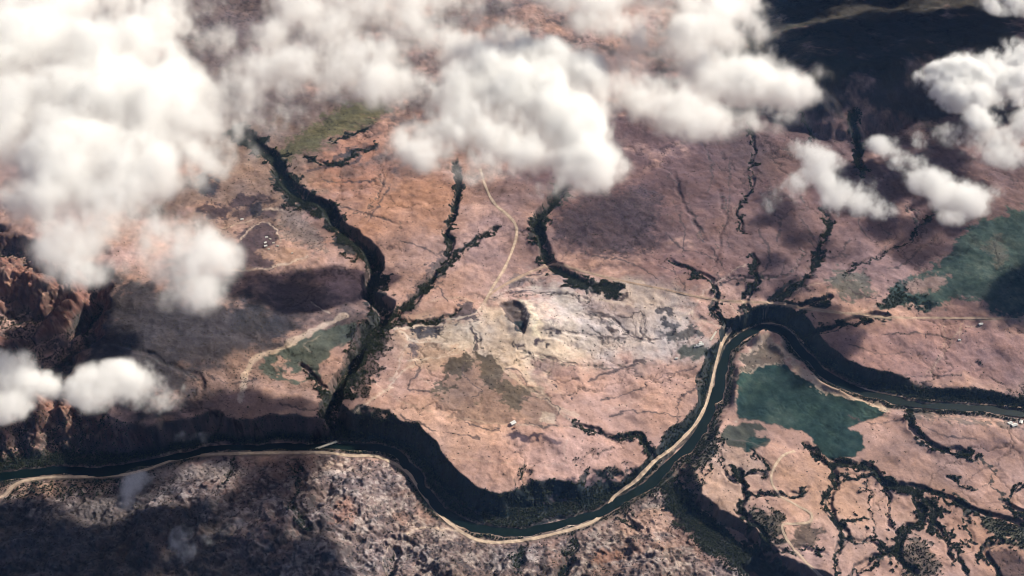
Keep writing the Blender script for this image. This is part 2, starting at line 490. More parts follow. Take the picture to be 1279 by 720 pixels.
def upsample(a):
    r = rr_[:, None] + 1.6 * sy + 1.0 * wy; c = cc_[None, :] + 1.6 * sx + 1.0 * wx
    inside = (r >= 0) & (r < nr_ - 1) & (c >= 0) & (c < nc_ - 1)
    r = np.clip(r, 0, nr_ - 1.001); c = np.clip(c, 0, nc_ - 1.001)
    r0 = r.astype(np.int32); c0 = c.astype(np.int32); fa = r - r0; fb = c - c0
    v = (a[r0, c0] * (1 - fb) + a[r0, c0 + 1] * fb) * (1 - fa) + (a[r0 + 1, c0] * (1 - fb) + a[r0 + 1, c0 + 1] * fb) * fa
    return v * inside


RILL = upsample(RILL)
Z -= 2.2 * RILL * sstep(RIVER_D, RIVER_HW + 10, RIVER_HW + 60)

# ------------------------------------------------------------------ land cover, evaluated where every ground point stands in the photograph
PX, PY = proj(X, Y, Z)
jx = (2.6 * wx + 0.8 * look(N_FINE, X + 500, Y)) * 2.7 / MPP
jy = (1.9 * wy + 0.6 * look(N_FINE, X, Y + 900)) * 2.7 / MPP
QX, QY = PX + jx, PY + jy
ALB = np.empty(X.shape + (3,), np.float32)
PLAIN = np.array((0.39, 0.242, 0.19)); PALE = np.array((0.535, 0.435, 0.375)); ORANGE = np.array((0.285, 0.138, 0.088)); MAUVE = np.array((0.122, 0.074, 0.076))
SCRUB = np.array((0.066, 0.045, 0.05)); GREYS = np.array((0.040, 0.039, 0.046)); OLIVE = np.array((0.085, 0.068, 0.05)); CROP = np.array((0.013, 0.038, 0.033))
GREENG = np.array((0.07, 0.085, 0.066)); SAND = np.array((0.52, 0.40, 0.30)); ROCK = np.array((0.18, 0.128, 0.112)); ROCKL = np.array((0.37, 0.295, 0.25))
DARK = np.array((0.045, 0.045, 0.042)); MEADOW = np.array((0.10, 0.095, 0.045))
ALB[:] = PLAIN
WOOD = np.zeros(X.shape, np.float32)      # tree density
BUSH = np.zeros(X.shape, np.float32)      # bush density


def paint(sl, m, c):
    ALB[sl] = ALB[sl] * (1 - m[..., None]) + np.asarray(c, np.float32) * m[..., None]


def blob(cx, cy, rx, ry, c, s=1.0, bush=0.0, tilt=0.0):
    sl = block(cx - 2 * max(rx, ry), cx + 2 * max(rx, ry), cy - 2 * max(rx, ry), cy + 2 * max(rx, ry), 30, 110)
    ca, sa = math.cos(math.radians(tilt)), math.sin(math.radians(tilt))
    x, y = QX[sl] - cx, QY[sl] - cy
    u, v = x * ca + y * sa, -x * sa + y * ca
    r = np.sqrt((u / rx) ** 2 + (v / ry) ** 2) + 0.22 * look(N_COL, X[sl], Y[sl])
    m = s * sstep(r, 1.25, 0.55)
    paint(sl, m, c)
    if bush: BUSH[sl] = np.maximum(BUSH[sl], bush * m)


def patch(poly, c, s=1.0, feather=2.0, bush=0.0, wood=0.0, rough=0.0, jit=1.0):
    P = np.array(poly, float)
    sl = block(P[:, 0].min(), P[:, 0].max(), P[:, 1].min(), P[:, 1].max(), 40, 110)
    sd = poly_sd(P, PX[sl] + jit * jx[sl], PY[sl] + jit * jy[sl])
    if rough: sd = sd + rough * look(N_COL2, X[sl], Y[sl])
    m = s * sstep(sd, -feather, feather)
    paint(sl, m, c)
    if bush: BUSH[sl] = np.maximum(BUSH[sl], bush * m)
    if wood: WOOD[sl] = np.maximum(WOOD[sl], wood * m)


def stroke(pts, c, w, s=1.0, wood=0.0, bush=0.0, soft=0.6, gaps=0.0, jit=1.0, ww=None):
    p = smooth_line(pts, 6.0)
    sl = block(p[:, 0].min(), p[:, 0].max(), p[:, 1].min(), p[:, 1].max(), 40, 110)
    x, y = PX[sl] + jit * jx[sl], PY[sl] + jit * jy[sl]
    d = np.full(x.shape, 1e9)
    for i in range(len(p) - 1):
        a, b = p[i], p[i + 1]
        lo = np.minimum(a, b) - 40; hi = np.maximum(a, b) + 40
        rr = np.where((y >= lo[1]) & (y <= hi[1]) & (x >= lo[0]) & (x <= hi[0]))
        if len(rr[0]) == 0: continue
        dd, _, _ = seg_dist(*a, *b, x[rr], y[rr])
        d[rr] = np.minimum(d[rr], dd)
    g = look(N_COL2, X[sl], Y[sl])
    wv = w * (1 + 0.35 * np.clip(look(N_MED, X[sl], Y[sl]), -1.5, 1.5))
    m = s * sstep(d, wv + soft, wv - soft)
    if gaps: m = m * sstep(g, gaps - 1.2, gaps - 0.2)
    if c is not None: paint(sl, m, c)
    if wood:
        wq = (ww or w) * np.clip(0.8 + 0.4 * look(N_RID, X[sl] + 400, Y[sl]) + 0.2 * g, 0.15, 1.7)
        m2 = sstep(d, wq + 0.9, wq - 0.7)
        WOOD[sl] = np.maximum(WOOD[sl], wood * m2)
    if bush: BUSH[sl] = np.maximum(BUSH[sl], bush * m)


# broad tones
blob(980, 230, 420, 150, MAUVE, .9)
blob(760, 210, 150, 80, MAUVE, .55)
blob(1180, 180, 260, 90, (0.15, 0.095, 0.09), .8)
blob(1130, 118, 190, 44, (0.045, 0.04, 0.04), .95)  # shaded face of the far ridge, painted darker in the ground colour
blob(1120, 340, 200, 46, (0.25, 0.155, 0.14), .7)
blob(980, 300, 160, 46, (0.19, 0.118, 0.108), .6)
blob(460, 215, 130, 95, ORANGE, .85, tilt=20)
blob(500, 260, 90, 50, (0.36, 0.20, 0.135), .8)
blob(560, 150, 60, 60, ORANGE, .8)
blob(630, 290, 60, 60, (0.285, 0.18, 0.155), .8)
blob(520, 330, 50, 40, (0.28, 0.175, 0.14), .6)
blob(760, 408, 140, 56, PALE, .95)
blob(650, 420, 76, 60, (0.55, 0.45, 0.36), .9)
blob(540, 430, 50, 34, (0.42, 0.30, 0.21), .7)
blob(560, 530, 120, 40, (0.50, 0.315, 0.235), .8)
blob(730, 570, 120, 46, (0.48, 0.29, 0.225), .9)
blob(800, 490, 110, 40, (0.46, 0.285, 0.225), .7)
blob(860, 330, 60, 26, (0.27, 0.16, 0.145), .7)
blob(1150, 440, 170, 40, (0.34, 0.205, 0.185), .9)
blob(1040, 640, 120, 70, (0.38, 0.245, 0.18), .6)
blob(1180, 570, 120, 60, (0.31, 0.19, 0.15), .7)
blob(900, 600, 40, 60, (0.50, 0.33, 0.24), .8)
blob(250, 60, 420, 150, (0.13, 0.095, 0.088), .9, bush=.3)
blob(250, 150, 260, 110, (0.15, 0.105, 0.092), .8, bush=.3)
blob(310, 230, 120, 70, (0.26, 0.17, 0.125), .8, bush=.35)
blob(215, 430, 150, 105, GREYS, .95, bush=.8)
blob(335, 500, 85, 46, (0.29, 0.185, 0.145), .85)
blob(380, 370, 100, 40, GREYS, .8, bush=.4)  # grey scrub tone laid over the cloud shadow to deepen it
blob(1100, 20, 300, 90, (0.052, 0.047, 0.036), .97)  # green-brown ground, darkened further to deepen the cloud shade
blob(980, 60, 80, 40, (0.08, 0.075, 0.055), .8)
# meadows on the slope below the main cloud
patch([(330, 195), (380, 165), (430, 130), (470, 122), (490, 140), (440, 165), (410, 180), (370, 196), (345, 202)], MEADOW, .9, 5, bush=.2, rough=4)
patch([(560, 165), (600, 150), (620, 240), (575, 260)], (0.27, 0.16, 0.12), .5, 14)
# scrub patch beside the small canyon, olive triangle, fields
patch([(700, 262), (740, 240), (800, 232), (828, 245), (818, 285), (822, 312), (770, 318), (720, 312), (692, 300)], SCRUB, .85, 6, bush=.9, rough=4)
patch([(582, 440), (622, 442), (636, 458), (660, 478), (674, 496), (700, 508), (698, 530), (650, 528), (600, 532), (552, 512), (538, 492), (556, 464)], (0.20, 0.135, 0.105), .8, 4, rough=4)
patch([(594, 441), (622, 442), (630, 456), (637, 459), (624, 474), (640, 482), (652, 475), (671, 492), (653, 498), (652, 513), (632, 509), (622, 490), (604, 484), (602, 466)], OLIVE, .92, 2, bush=.3, rough=3)
patch([(582, 439), (593, 442), (589, 460), (576, 469), (562, 468), (557, 481), (568, 488), (548, 494), (540, 482), (556, 463), (566, 449)], OLIVE, .92, 2, bush=.3, rough=3)
patch([(588, 500), (602, 494), (600, 506), (590, 508)], OLIVE * 1.2, .7, 2, rough=2)
patch([(600, 385), (626, 386), (640, 430), (664, 468), (674, 492), (650, 470), (624, 440), (598, 432)], (0.53, 0.40, 0.295), .8, 4, rough=2)
patch([(663, 452), (690, 449), (724, 456), (722, 470), (690, 474), (668, 466)], (0.25, 0.165, 0.155), .75, 5, rough=3)
patch([(727, 372), (760, 372), (792, 378), (796, 396), (764, 398), (735, 388)], (0.25, 0.18, 0.17), .65, 6, rough=4)
patch([(675, 515), (695, 517), (693, 531), (675, 526)], SAND * .9, .8, 1.2, jit=.4)
patch([(325, 447), (350, 436), (375, 421), (400, 410), (442, 402), (446, 408), (440, 424), (412, 438), (405, 455), (399, 478), (386, 476), (370, 482), (350, 476), (332, 466)], GREENG, .95, 2)
patch([(350, 462), (358, 455), (362, 465), (372, 462), (384, 456), (390, 466), (380, 474), (366, 474), (356, 474)], PLAIN, .9, 2, rough=2)
patch([(344, 450), (350, 446), (354, 456), (346, 462)], PLAIN, .8, 1.5)
patch([(294, 312), (298, 290), (318, 281), (340, 278), (348, 290), (346, 302), (334, 312), (326, 320), (352, 324), (356, 328), (342, 334), (286, 337), (276, 328)], SCRUB, .9, 2, bush=.4)
patch([(318, 316), (345, 308), (380, 312), (388, 324), (360, 332), (340, 338), (344, 326), (330, 322)], (0.36, 0.225, 0.16), .9, 2.5)
patch([(690, 655), (640, 660), (628, 642), (640, 618), (690, 611), (722, 600), (735, 590), (757, 590), (772, 602), (760, 622), (720, 640)], SCRUB * 1.25, .9, 3, bush=.5, rough=3)
patch([(712, 622), (717, 616), (722, 634), (728, 640), (712, 642)], SAND, .9, 1.4)
patch([(848, 440), (852, 434), (862, 428), (876, 430), (888, 434), (884, 444), (868, 448), (852, 446)], GREENG * .9, .9, 2)
patch([(1285, 258), (1240, 270), (1210, 283), (1195, 300), (1182, 316), (1165, 336), (1140, 346), (1112, 360), (1097, 382), (1100, 392), (1120, 381), (1140, 379), (1160, 390), (1172, 384), (1190, 374), (1226, 376), (1234, 388), (1262, 396), (1500, 400), (1500, 258)],
      (0.036, 0.066, 0.054), .95, 3, bush=.12, rough=3)
patch([(1130, 356), (1160, 346), (1184, 345), (1180, 358), (1150, 366), (1128, 366)], (0.26, 0.17, 0.14), .85, 3, rough=2)
patch([(1230, 300), (1250, 296), (1262, 330), (1246, 336)], (0.14, 0.115, 0.09), .5, 6, rough=3)
patch([(1035, 346), (1056, 340), (1084, 344), (1090, 366), (1070, 372), (1046, 370)], GREENG, .75, 4, bush=.5, rough=5)
patch([(967, 372), (990, 354), (1017, 332), (1026, 336), (1010, 356), (985, 374), (972, 382)], SCRUB, .85, 3, bush=.8, rough=2)
patch([(1098, 384), (1108, 366), (1130, 358), (1128, 376), (1108, 386)], (0.04, 0.055, 0.045), .8, 3, wood=.5, rough=3)
patch([(1120, 372), (1150, 368), (1166, 376), (1160, 388), (1140, 380)], (0.04, 0.06, 0.045), .8, 2.5, wood=.4, rough=3)
# point bar: sand rim, rough grass, green crop
patch([(921, 520), (920, 470), (932, 428), (958, 417), (982, 426), (998, 450), (1032, 480), (1110, 510), (1108, 518), (1040, 500), (1000, 475), (985, 450), (960, 440), (930, 470)], SAND * .85, .8, 2, rough=3)
patch([(921, 505), (924, 460), (940, 436), (966, 430), (984, 446), (978, 456), (950, 460), (926, 468)], OLIVE * 1.1, .85, 3, rough=4, bush=.2)
patch([(920, 518), (921, 480), (926, 466), (950, 457), (978, 452), (992, 466), (1020, 484), (1060, 498), (1108, 512), (1102, 520), (1078, 528), (1060, 535), (1078, 546), (1080, 558), (1068, 570), (1042, 574), (1020, 564), (1012, 548), (1000, 538), (960, 530), (924, 523)], CROP, .98, 1.2, jit=.5)
stroke([(928, 466), (945, 459), (968, 453), (984, 450)], SAND * .7, .8, .8)
stroke([(985, 448), (1000, 470), (1030, 488), (1070, 500), (1104, 512)], SAND, 2.2, .85, gaps=.2)
patch([(901, 545), (908, 532), (928, 527), (948, 530), (962, 544), (950, 556), (930, 563), (910, 556)], GREENG * .62, .95, 1.5, jit=.6)
patch([(936, 545), (962, 548), (960, 556), (944, 563), (930, 562)], CROP * .9, .9, 1.5, jit=.6)
patch([(962, 542), (936, 540), (940, 546), (962, 549)], PLAIN, .8, 1.5)
patch([(1120, 515), (1150, 514), (1200, 520), (1279, 530), (1279, 536), (1210, 530), (1150, 524)], (0.10, 0.085, 0.07), .75, 3, bush=.5, rough=3)
patch([(1100, 478), (1150, 480), (1290, 492), (1290, 510), (1150, 497), (1080, 488)], (0.15, 0.10, 0.095), .85, 3, bush=.3, rough=2)
patch([(893, 522), (902, 534), (896, 560), (878, 590), (868, 612), (846, 606), (858, 574), (878, 546)], (0.05, 0.055, 0.045), .85, 4, wood=.6, rough=4)
patch([(826, 602), (862, 606), (870, 618), (879, 638), (907, 660), (943, 690), (980, 712), (1030, 740), (965, 748), (906, 708), (866, 682), (842, 652), (828, 622)], (0.022, 0.032, 0.03), .92, 3, wood=.75, rough=2)  # wooded canyon, the shade of its wall painted into the colour
# scrubby hollows on the lower right terraces
patch([(940, 640), (958, 634), (980, 646), (978, 676), (962, 690), (944, 668)], (0.06, 0.062, 0.046), .85, 4, wood=.35, bush=.8, rough=4)
patch([(983, 664), (1010, 656), (1026, 664), (1018, 680), (990, 684)], OLIVE * .7, .85, 3, bush=.5, rough=3)
patch([(1212, 640), (1240, 648), (1290, 655), (1290, 690), (1255, 676), (1230, 664)], (0.045, 0.07, 0.05), .85, 3, wood=.4, bush=.5, rough=3)
patch([(1120, 690), (1140, 668), (1160, 680), (1180, 716), (1130, 730)], (0.06, 0.065, 0.05), .7, 3, wood=.3, bush=.5, rough=4)
patch([(1236, 690), (1262, 684), (1290, 700), (1290, 740), (1246, 730)], SCRUB, .8, 3, bush=.6, rough=4)
blob(1240, 560, 40, 14, (0.20, 0.125, 0.115), .6)
blob(1190, 640, 26, 10, (0.24, 0.15, 0.13), .5)
# shade of the scarp painted dark in the pit, outcrops
patch([(622, 381), (640, 374), (652, 379), (656, 394), (658, 408), (652, 420), (643, 406), (633, 395)], (0.085, 0.065, 0.062), .95, 1.4, jit=.6)
patch([(641, 403), (650, 400), (656, 406), (651, 416), (646, 412)], (0.02, 0.03, 0.035), .95, 1.2, jit=.5)
patch([(650, 374), (662, 374), (672, 400), (676, 426), (664, 420), (656, 400)], (0.68, 0.58, 0.43), .9, 3)
patch([(606, 384), (622, 390), (640, 410), (650, 440), (620, 446), (606, 420)], (0.45, 0.34, 0.25), .5, 6)
patch([(512, 408), (530, 400), (560, 404), (590, 404), (596, 420), (580, 440), (552, 432), (520, 424)], (0.50, 0.40, 0.30), .75, 5, rough=4)
for cx, cy, rx, ry in ((652, 431, 5, 2.6), (672, 427, 4, 3), (686, 414, 9, 2), (697, 416, 5, 2.4), (534, 416, 10, 4), (548, 412, 8, 3), (520, 412, 8, 3), (692, 402, 4, 2), (560, 392, 6, 3), (540, 398, 7, 3)):
    blob(cx, cy, rx, ry, (0.09, 0.068, 0.07), .85, bush=.5)
patch([(488, 398), (520, 402), (556, 398), (552, 408), (520, 412), (490, 410)], SCRUB * 1.2, .8, 3, bush=.5, rough=3)
patch([(500, 380), (530, 340), (548, 320), (566, 312), (556, 340), (530, 370), (510, 392)], GREYS, .7, 3, bush=.8, rough=4)
patch([(440, 408), (480, 410), (492, 420), (470, 470), (450, 500), (432, 500), (430, 470)], GREYS * .9, .7, 4, bush=.5, wood=.35, rough=5)
blob(658, 545, 30, 4.2, (0.075, 0.05, 0.058), .95)
blob(690, 549, 9, 3.2, (0.10, 0.065, 0.07), .85)
# village gardens
for cx, cy in ((330, 250), (316, 262), (352, 262), (300, 268), (338, 268), (262, 240), (276, 262), (390, 300), (372, 276)):
    blob(cx, cy, 12, 6, SCRUB, .8, bush=.7)
patch([(344, 262), (366, 258), (392, 280), (402, 300), (396, 320), (372, 306), (352, 290)], (0.22, 0.16, 0.13), .9, 4, bush=.9, rough=4)

# rocky hills in the south: pale ribs, dark hollows, reddish patches
sl = block(-200, 1000, 560, 820, 60, 120)
r_ = look(N_RID, X[sl], Y[sl]); c_ = look(N_COL2, X[sl], Y[sl]); c2 = look(N_COL, X[sl] + 300, Y[sl])
ms = sstep(sd_s[sl], 24, 60)
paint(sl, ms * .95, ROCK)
gr_ = look(N_GRIT, X[sl] + 90, Y[sl]); f_ = look(N_FINE, X[sl] + 170, Y[sl])
paint(sl, ms * sstep(c_ * .8 + f_ * .7 - np.abs(r_) * 0.6, -0.3, 0.9) * .9, ROCKL)
paint(sl, ms * sstep(c_ + .8 * f_ + .4 * gr_, -0.35, -1.3) * .9, (0.07, 0.055, 0.055))
st_ = look(N_RID, X[sl] * .55 + Y[sl] * .35 + 90, Y[sl] * .9 - X[sl] * .3)
paint(sl, ms * sstep(np.abs(st_), .16, .02) * .55, (0.075, 0.06, 0.06))
paint(sl, ms * sstep(st_, 1.0, 1.8) * .5, (0.40, 0.33, 0.285))
paint(sl, ms * sstep(c2, 0.9, 1.6) * .5, (0.27, 0.155, 0.115))
BUSH[sl] = np.maximum(BUSH[sl], ms * (0.25 + 1.6 * sstep(c_ + .8 * f_, 0.0, -1.0)))
blob(150, 680, 210, 62, (0.085, 0.07, 0.065), .8, bush=.8)  # dark heath tone, painted to deepen the cloud shadow on these hills
blob(432, 638, 16, 20, (0.34, 0.18, 0.125), .7)
patch([(770, 650), (800, 640), (830, 636), (840, 660), (820, 668), (780, 672)], (0.33, 0.21, 0.16), .8, 4)
blob(760, 695, 18, 8, (0.33, 0.16, 0.10), .7); blob(820, 680, 50, 10, (0.30, 0.175, 0.13), .6)
blob(30, 612, 60, 9, (0.34, 0.215, 0.15), .8); blob(100, 602, 60, 6, (0.30, 0.20, 0.15), .7)
blob(250, 588, 60, 12, ROCKL, .6)
# bare cliffs on steep ground
gy, gx = np.gradient(Z)
dxm = np.gradient(X, axis=1); dym = np.gradient(Y, axis=0)
SLOPE = np.sqrt((gx / dxm) ** 2 + (gy / dym) ** 2)
st = sstep(SLOPE, 0.5, 0.95) * (1 - m_spit) * (1 - sstep(Y, 4000, 4400))
cl = np.clip(0.6 + 0.4 * look(N_COL2, X, Y * 0.6), 0, 1)[..., None]
cliff = np.array((0.13, 0.09, 0.078)) * cl + np.array((0.06, 0.055, 0.05)) * (1 - cl)
ALB[:] = ALB * (1 - 0.8 * st[..., None]) + cliff * (0.8 * st[..., None])
sl = block(-200, 130, 260, 600, 60, 120)
mg = sstep(sd_g[sl], 0, 40)
tops = mg * sstep(Z[sl], -50, -20)
paint(sl, tops * .85, (0.17, 0.08, 0.06))
paint(sl, tops * sstep(look(N_COL2, X[sl], Y[sl]), 0.2, 1.4) * .6, (0.36, 0.23, 0.16))
paint(sl, tops * sstep(look(N_COL2, X[sl] + 333, Y[sl]), 0.0, 1.0) * .6, (0.08, 0.06, 0.055))
BUSH[sl] = np.maximum(BUSH[sl], mg * .5)
WOOD[sl] = np.maximum(WOOD[sl], mg * .25 * sstep(Z[sl], -30, -60))

# river banks and gullies carry trees
dr = RIVER_D - RIVER_HW
rs_ = np.where(near, 1.0, 0.0)
bank = rs_ * sstep(dr, 34, 16) * sstep(dr, -6, 2)
ALB[:] = ALB * (1 - bank[..., None] * .75) + np.array((0.065, 0.062, 0.05)) * bank[..., None] * .75
tree_noise = look(N_COL2, X + 77, Y + 31)
WOOD = np.maximum(WOOD, rs_ * sstep(dr, 24, 8) * sstep(dr, 0, 6) * (0.5 + 0.5 * sstep(tree_noise, -0.9, 0.4)))
shore = rs_ * sstep(dr, 9, 1) * sstep(tree_noise + .6 * look(N_MED, X + 99, Y), 0.5, 1.4)
ALB[:] = ALB * (1 - shore[..., None] * .5) + SAND * shore[..., None] * .5
# rank scrub under the bluffs, its colour darkened to deepen their shade
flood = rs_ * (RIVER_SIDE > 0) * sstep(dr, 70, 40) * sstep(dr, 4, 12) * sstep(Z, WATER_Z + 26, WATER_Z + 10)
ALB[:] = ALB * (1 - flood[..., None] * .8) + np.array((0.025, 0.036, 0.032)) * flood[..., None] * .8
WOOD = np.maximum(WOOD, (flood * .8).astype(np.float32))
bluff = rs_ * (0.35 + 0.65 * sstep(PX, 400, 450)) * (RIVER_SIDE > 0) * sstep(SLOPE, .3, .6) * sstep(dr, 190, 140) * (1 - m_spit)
ALB[:] = ALB * (1 - bluff[..., None] * .85) + np.array((0.018, 0.032, 0.032)) * bluff[..., None] * .85  # overgrown bluff, its shade deepened in the albedo
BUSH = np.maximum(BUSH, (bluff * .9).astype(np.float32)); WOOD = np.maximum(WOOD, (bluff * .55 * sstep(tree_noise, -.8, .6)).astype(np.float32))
for pts, dep, fw, run, vw, vd in GULLIES:
    vw = vw * 1.35 if pts[0][0] > 900 and pts[0][1] > 500 else vw
    stroke(pts, (0.04, 0.044, 0.04), vw * 0.85 + .3, .92 if vd > .5 else .7, wood=vd if vw >= 1.3 else 0.0, bush=0.9 if vw < 1.3 else 0.6, gaps=-.6 if vd > .5 else -.1, ww=vw * 1.1, jit=1.3)

# pale tracks worn into the ground (narrow paths; the made roads are built below)
for pts, w, s in (
        ([(430, 395), (402, 408), (370, 424), (350, 437), (320, 446), (306, 468), (300, 500)], 3.2, .75),
        ([(580, 424), (567, 444), (530, 450), (505, 462), (482, 487), (442, 515)], 1.0, .7),
        ([(580, 424), (582, 436), (574, 428), (570, 412)], .8, .6), ([(492, 411), (540, 406), (586, 404), (604, 380)], 1.0, .7),
        ([(878, 366), (864, 391), (879, 401), (912, 411)], .9, .7), ([(640, 531), (680, 532), (720, 535), (738, 541)], .7, .8),
        ([(960, 380), (954, 396)], .7, .5), ([(600, 400), (604, 430), (596, 436)], 1.6, .4), ([(608, 430), (640, 470), (680, 500), (720, 520)], 3.2, .45),
        ([(300, 300), (312, 286), (330, 278), (346, 288), (350, 304)], .8, .8), ([(352, 262), (330, 262), (316, 274), (290, 282), (268, 290)], 1.0, .7), ([(270, 336), (310, 338), (350, 332), (384, 320)], .9, .8),
        ([(596, 675), (560, 662), (520, 660), (508, 668), (486, 680)], .8, .7), ([(486, 680), (478, 700), (482, 720)], .7, .6), ([(728, 642), (712, 660), (708, 690)], 1.0, .5),
        ([(1204, 402), (1190, 424), (1160, 470)], .8, .5), ([(1198, 410), (1200, 428)], .6, .5), ([(1224, 398), (1226, 408), (1206, 408)], .8, .6),
        ([(560, 570), (620, 578), (700, 580), (705, 560), (712, 545)], .6, .35), ([(500, 440), (520, 424), (560, 430)], 1.4, .5),
        ([(424, 480), (440, 460), (450, 440)], 1.0, .7), ([(388, 440), (380, 430), (400, 420)], .8, .3), ([(390, 378), (400, 386), (410, 392)], .8, .6),
        ([(536, 480), (520, 466), (530, 452)], .6, .35), ([(820, 392), (850, 400), (890, 402)], .7, .4), ([(860, 478), (800, 500), (760, 512)], .6, .3), ([(640, 440), (660, 470), (690, 505), (716, 530)], 1.4, .5), ([(606, 380), (612, 410), (618, 440)], 2.2, .5), ([(606, 380), (560, 372), (530, 380)], .7, .4), ([(470, 480), (500, 500), (560, 520), (636, 530)], .7, .35), ([(880, 400), (870, 420), (862, 428)], .6, .6), ([(840, 362), (850, 390), (846, 420)], .7, .35), ([(744, 345), (760, 380), (800, 400)], .6, .3), ([(905, 376), (925, 396)], .6, .5), ([(1180, 400), (1176, 440), (1150, 476)], .6, .35), ([(660, 350), (690, 340), (640, 352)], .8, .4)):
    stroke(pts, SAND, w, s, soft=.7, jit=.4)
# thin field lines and hedge banks, dark
for pts in ([(555, 470), (575, 462), (590, 450)], [(560, 500), (575, 480), (580, 460)], [(610, 512), (625, 490), (620, 465)], [(640, 512), (655, 495), (650, 470)], [(640, 530), (690, 531), (730, 536)], [(860, 470), (800, 466), (740, 480), (700, 500)],
            [(500, 436), (520, 450), (515, 470)], [(470, 290), (500, 300), (520, 300)], [(590, 330), (560, 335)], [(740, 390), (780, 380), (820, 384)], [(690, 440), (740, 442), (800, 436)], [(660, 400), (700, 398), (760, 402)],
            [(1100, 440), (1160, 430), (1240, 436)], [(1060, 430), (1100, 448), (1160, 462)], [(320, 470), (310, 490), (330, 506)], [(440, 520), (420, 500), (400, 490)], [(760, 330), (800, 338), (850, 350)], [(780, 250), (850, 280), (880, 330)]):
    stroke(pts, (0.12, 0.09, 0.08), .5, .55, soft=.7, bush=.5, gaps=.3, jit=1.2)

LINE = (0.085, 0.062, 0.06)
for pts, w in (
        ([(580, 452), (577, 467), (586, 475), (594, 484), (600, 488), (598, 493), (582, 496)], .6), ([(653, 496), (675, 499), (697, 506), (699, 519)], .7), ([(663, 530), (695, 533), (740, 535)], .7),
        ([(634, 460), (647, 464), (657, 479), (669, 491)], .7), ([(516, 451), (523, 465), (510, 479), (514, 489), (537, 490)], .5), ([(582, 530), (592, 531), (606, 537), (622, 538)], .7),
        ([(588, 409), (594, 421), (598, 425), (597, 440)], 1.1), ([(735, 391), (757, 393), (769, 401), (786, 414)], .8), ([(771, 395), (790, 398)], .7), ([(757, 409), (771, 414)], .8),
        ([(778, 418), (794, 420), (810, 425), (828, 423)], .8), ([(794, 417), (791, 405), (793, 391), (802, 389), (806, 405), (807, 417)], .7), ([(739, 410), (751, 419), (782, 423)], .6),
        ([(700, 413), (720, 417), (744, 420)], .5), ([(680, 444), (692, 448), (721, 454)], .6), ([(735, 475), (767, 464), (806, 450)], 1.1), ([(820, 330), (843, 340), (851, 350), (856, 361)], .7), ([(847, 330), (867, 344)], .7),
        ([(900, 357), (912, 351), (940, 347)], .7), ([(417, 200), (441, 188), (474, 184)], 1.3), ([(384, 213), (413, 208), (439, 205), (450, 196)], 1.4), ([(405, 253), (433, 259), (458, 266), (490, 278)], .7),
        ([(486, 233), (474, 255), (460, 275)], .7), ([(545, 357), (560, 375)], .6), ([(636, 366), (660, 365), (690, 366), (716, 370), (728, 379)], .7), ([(640, 352), (660, 344), (690, 336)], .6),
        ([(1060, 430), (1098, 442), (1130, 440)], .5), ([(1010, 300), (1030, 320), (1060, 318)], .6), ([(860, 240), (866, 270), (880, 292)], .6), ([(960, 250), (975, 280), (970, 300)], .6), ([(1080, 250), (1074, 280), (1090, 300)], .6),
        ([(880, 180), (890, 215), (884, 240)], .7), ([(1010, 200), (1000, 240), (1010, 262)], .6), ([(870, 460), (830, 470), (790, 490), (750, 500)], .6), ([(880, 480), (850, 500), (846, 530)], .5), ([(500, 520), (540, 536), (600, 548)], .5),
        ([(350, 505), (380, 512), (404, 508)], .6), ([(840, 250), (856, 290), (852, 320)], .6), ([(910, 200), (912, 240), (906, 280), (912, 310)], .7), ([(950, 290), (962, 320), (948, 345)], .7), ([(1000, 270), (1012, 290), (1024, 312)], .6), ([(1060, 300), (1046, 320), (1030, 322)], .6), ([(1100, 280), (1110, 300), (1098, 320)], .6), ([(1150, 310), (1130, 330), (1110, 336)], .6), ([(890, 310), (900, 330), (896, 350)], .6), ([(980, 330), (976, 350), (986, 360)], .6), ([(1060, 360), (1084, 372), (1100, 370)], .6), ([(830, 290), (850, 310), (880, 318), (900, 330)], .6), ([(740, 320), (770, 324), (800, 334), (822, 348)], .6), ([(760, 520), (800, 515), (850, 520)], .5), ([(1100, 420), (1140, 416), (1200, 424)], .5), ([(1040, 440), (1080, 460), (1140, 470), (1200, 468)], .5), ([(1150, 530), (1180, 545), (1220, 548)], .5), ([(1060, 520), (1090, 530), (1130, 525)], .5), ([(260, 470), (290, 480), (320, 474)], .6), ([(500, 300), (530, 310), (546, 322)], .6), ([(400, 225), (430, 228), (470, 226)], .5)):
    stroke(pts, LINE, w + .3, .88, soft=.6, jit=.55, bush=.3)
